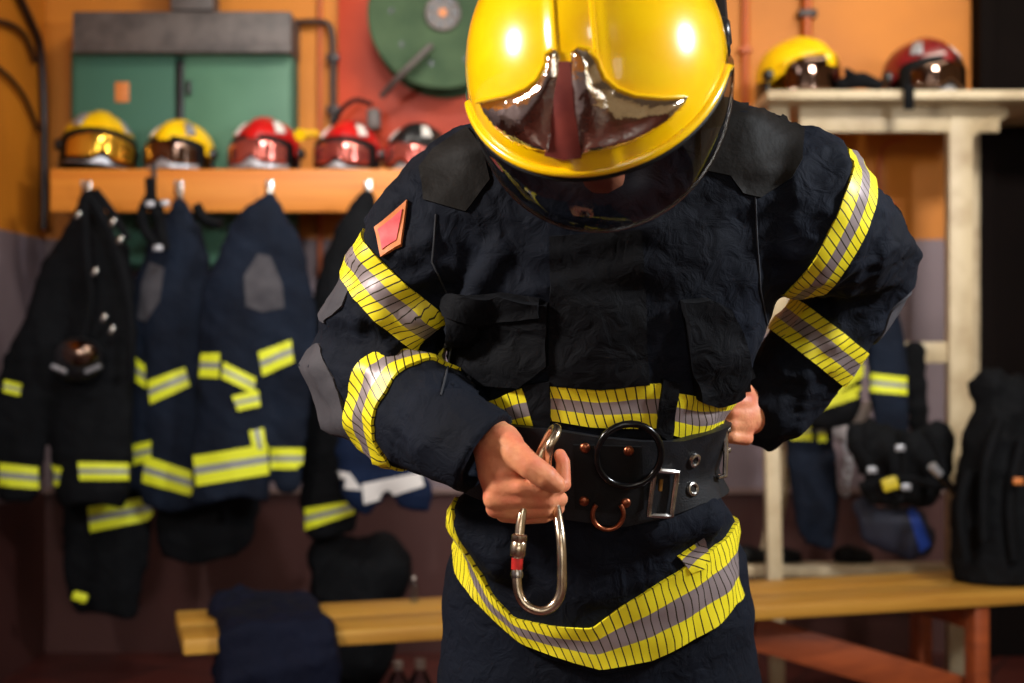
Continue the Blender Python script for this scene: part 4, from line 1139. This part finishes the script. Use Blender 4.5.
tapes(g, bv, [[(788, 428), (810, 420), (812, 440), (792, 440)], [(816, 419), (825, 419), (826, 442), (818, 442)]])
blob('cloth', lambda P: smin(chain(P, [(W(832, 420, 4.90), .04), (W(850, 430, 4.90), .06)]), cone(P, W(850, 430, 4.90), .05, W(868, 404, 4.90), .02), .03)-.008*folds(P, 30, 4), W(810, 465, 4.8), (W(885, 0, 5.0).x, 5.0, W(0, 390, 5.0).z), .009,
     mat('white_cotton', srgb(176, 166, 166), .8, bump=(200, .3, .001)), 'crumpled white cloth among the black kit left of the cream upright', 'cloth')
kb, _ = garment('kit_bag', 4.55, [[(868, 440, 24), (890, 460, 34), (925, 462, 30), (940, 440, 20)], [(880, 490, 20), (920, 488, 22)]], M_black, 'black gear bag piled against the cream upright', 'bag', seed=26, fr=30)
garment('kit_bag', 4.78, [[(915, 350, 12), (918, 420, 13), (920, 480, 12)]], M_black, 'narrow black bag hanging beside the cream upright', 'bag', seed=27)
for pts in ([(852, 440), (872, 470), (886, 500)], [(900, 432), (905, 470), (900, 500)], [(925, 430), (940, 455), (945, 490)], [(862, 486), (900, 478), (938, 486)]):
    B().tube(smooth_path([W(x, y, 4.40) for x, y in pts], 6, False), .013, 6).build('strap', M_black, kb)
for x, y in ((906, 487), (872, 470), (900, 448)):
    B().box(W(x, y, 4.37), (.03, .012, .02), .004).build('buckle', M_silver, kb)
M_ylab = mat('yellow_label', srgb(200, 180, 40), .5, var=(50, srgb(170, 150, 30), .4, .7))
tg = B().box(W(890, 484, 4.36), (.05, .02, .04), .006, Matrix.Rotation(-.3, 3, 'Y')).build('name_tag', M_ylab, kb)
for x, y in ((848, 456), (850, 492), (906, 487)):
    pass
ch = empty('chain', W(848, 470, 4.82)); tag(ch, 'short metal chain dangling beside the white cloth', 'chain')
for i in range(6): B().tube([W(847+2*math.sin(i), 446+i*9, 4.82)+Vector((.012*math.cos(t), .012*math.sin(t)*(i % 2), .018*math.sin(t))) for t in np.linspace(0, 2*PI, 13)[:-1]], .004, 6, closed=True).build('chain_link', M_silver, ch)
g, bv = garment('duffel_bag', 4.62, [[(862, 508, 12), (880, 528, 24), (905, 532, 26), (922, 540, 18)]], mat('navy_bag_cloth', srgb(16, 20, 40), .7, bump=(200, .3, .001)), 'navy duffel bag behind the bench with a blue strap', 'bag', seed=30)
poly_patch('blue_strap', [(906, 506), (916, 510), (930, 545), (920, 552)], bv, mat('blue_webbing', srgb(24, 60, 150), .6, bump=(300, .3, .001)), g, top=.006)
A, Bq = W(932, 466, 4.3), W(962, 500, 4.34); dd = Bq-A; Mx = Matrix.Translation(A) @ dd.to_track_quat('Z', 'Y').to_matrix().to_4x4()
tor = B().lathe([(0, 0), (.012, 0), (.012, .11), (.016, .13), (.016, dd.length), (0, dd.length)], Mx, 16).build('torch', M_blkmetal); tag(tor, 'slim torch with a bright silver head sticking out of the black kit', 'torch')
B().lathe([(0, -.002), (.014, -.002), (.014, .035), (.012, .04)], Mx, 16).build('torch_head', M_silver, tor)
rk, _ = garment('rucksack', 4.36, [[(996, 388, 26), (1014, 404, 34), (1000, 450, 42), (1000, 520, 54), (1000, 575, 50)], [(960, 520, 14), (962, 560, 14)]], M_black, 'large black rucksack standing at the right end of the bench', 'rucksack', sq=.7, seed=33, fr=18, amp=.024, cut=341.5+(CZ-.4535)*F/4.36-.0)
for pts in ([(968, 470), (960, 510), (966, 560)], [(1000, 420), (985, 470), (984, 540)], [(1022, 440), (1010, 500), (1014, 560)]):
    B().tube(smooth_path([W(x, y, 4.24) for x, y in pts], 6, False), .018, 6).build('strap', M_black, rk)
B().box(W(1018, 481, 4.20), (.03, .015, .02), .004).build('buckle', M_orange, rk)
for px, d, lab in ((760, 4.72, 'black boot behind the bench beside the trestle leg'), (792, 4.72, 'black boot behind the bench right of the trestle leg'), (866, 4.72, 'black boot behind the bench below the duffel bag')):
    x = W(px, 0, d).x; z0 = W(0, 566, 4.86).z+.004
    o = blob('boot', lambda P, x=x: np.maximum(smin(cone(P, (x-.02, 4.93, z0+.02), .038, (x-.03, 4.93, z0+.02), .036), cone(P, (x, 4.93, z0+.02), .034, (x+.05, 4.93, z0+.012), .03), .02), z0-P[..., 2]),
         (x-.09, 4.87, z0-.02), (x+.12, 5.0, z0+.08), .007, M_rub, lab, 'boot')

# ================================================================ BENCH
Af = W(330, 632, 3.62); Bf = W(1005, 592, 4.19); u = (Bf-Af); u.z = 0; u.normalize(); v = Vector((-u.y, u.x, 0)); v = v if v.y > 0 else -v
zB = .45; P0 = Vector((Af.x, Af.y, 0))-u*.37; Lb = 2.53; wb = .40
ang = math.atan2(u.y, u.x); Rb = Matrix.Rotation(ang, 3, 'Z')
def bpnt(s, t, z): return P0+u*s+v*t+Vector((0, 0, z))
bench = empty('bench', bpnt(Lb/2, wb/2, 0)); tag(bench, 'long yellow pine bench standing behind the bowed figure', 'bench')
bench.rotation_euler.z = ang
def bb(s0, s1, t0, t1, z0, z1, name, m=M_bench):
    me_o = B().box((0, 0, 0), (s1-s0, t1-t0, z1-z0), .006).build(name, m)
    c = bpnt((s0+s1)/2, (t0+t1)/2, (z0+z1)/2); me_o.matrix_basis = Matrix.Translation(c) @ Rb.to_4x4()
    me_o.parent = bench; me_o.matrix_parent_inverse = world_of(bench).inverted(); return me_o
bb(0, Lb, 0, .195, zB-.04, zB, 'seat_plank'); bb(0, Lb, .205, wb, zB-.04, zB, 'seat_plank')
for s in (.30, Lb-.22):
    bb(s, s+.05, .02, .08, 0, zB-.04, 'leg', M_brace); bb(s, s+.05, wb-.08, wb-.02, 0, zB-.04, 'leg', M_brace); bb(s, s+.05, .08, wb-.08, zB-.12, zB-.05, 'cross_bar', M_brace)
beam(W(752, 632, 4.12), (W(985, 0, 4.3).x, 4.3, .10), .035, .10, M_brace, 'brace', bench)
def f_drape(P):
    q = P-np.array(P0, np.float32); sx = q @ np.array(u, np.float32); ty = q @ np.array(v, np.float32); z = P[..., 2]
    def bx(cs, ct, cz, hs, ht, hz, r):
        a = np.stack([np.abs(sx-cs)-hs+r, np.abs(ty-ct)-ht+r, np.abs(z-cz)-hz+r], -1)
        return np.linalg.norm(np.maximum(a, 0), axis=-1)+np.minimum(a.max(-1), 0)-r
    o = bx(.235, wb/2-.01, .30, .155, wb/2+.055, .205, .05)
    o = smin(o, bx(.26, .02, .22, .13, .07, .2, .05), .04)
    o = o-.020*folds(P*np.array([1, 1, .5], np.float32), 15, 41)-.006*folds(P, 40, 2)
    o = np.maximum(o, .12-z)
    return np.maximum(o, -bx(.6, wb/2, .20, .9, wb/2+.006, .255, .002))*.8
fj = link('folded_jacket', net_mesh('folded_jacket', f_drape, P0+Vector((-.2, -.25, .08)), P0+Vector((.62, .75, .62)), .010), None, cloth_mat('midnight_cloth', srgb(12, 15, 30), srgb(18, 22, 40), 300))
tag(fj, 'midnight blue jacket draped over the left end of the bench', 'jacket')
def bottle(x, y, z, h, label, lie=0):
    r = h*.14; root = B().lathe([(0, 0), (r*.9, 0), (r, .01), (r, h*.3), (r*.92, h*.34), (r, h*.38), (r, h*.68), (r*.75, h*.8), (r*.4, h*.88), (r*.38, h*.93)], Matrix.Translation((x, y, z)), 20).build('water_bottle', M_bottle)
    tag(root, label, 'bottle')
    B().lathe([(0, h), (r*.42, h), (r*.44, h*.92), (r*.42, h*.9)], Matrix.Translation((x, y, z)), 16).build('cap', M_white, root)
pt = W(414, 600, 4.02); bottle(pt.x, pt.y, zB, .075, 'small clear bottle standing on the bench left of the figure')
pt = W(420, 0, 4.1); bottle(pt.x, 4.1, 0, .27, 'clear water bottle standing on the floor under the bench')
pt = W(398, 0, 4.2); bottle(pt.x, 4.2, 0, .24, 'shorter clear bottle beside the tall one under the bench')
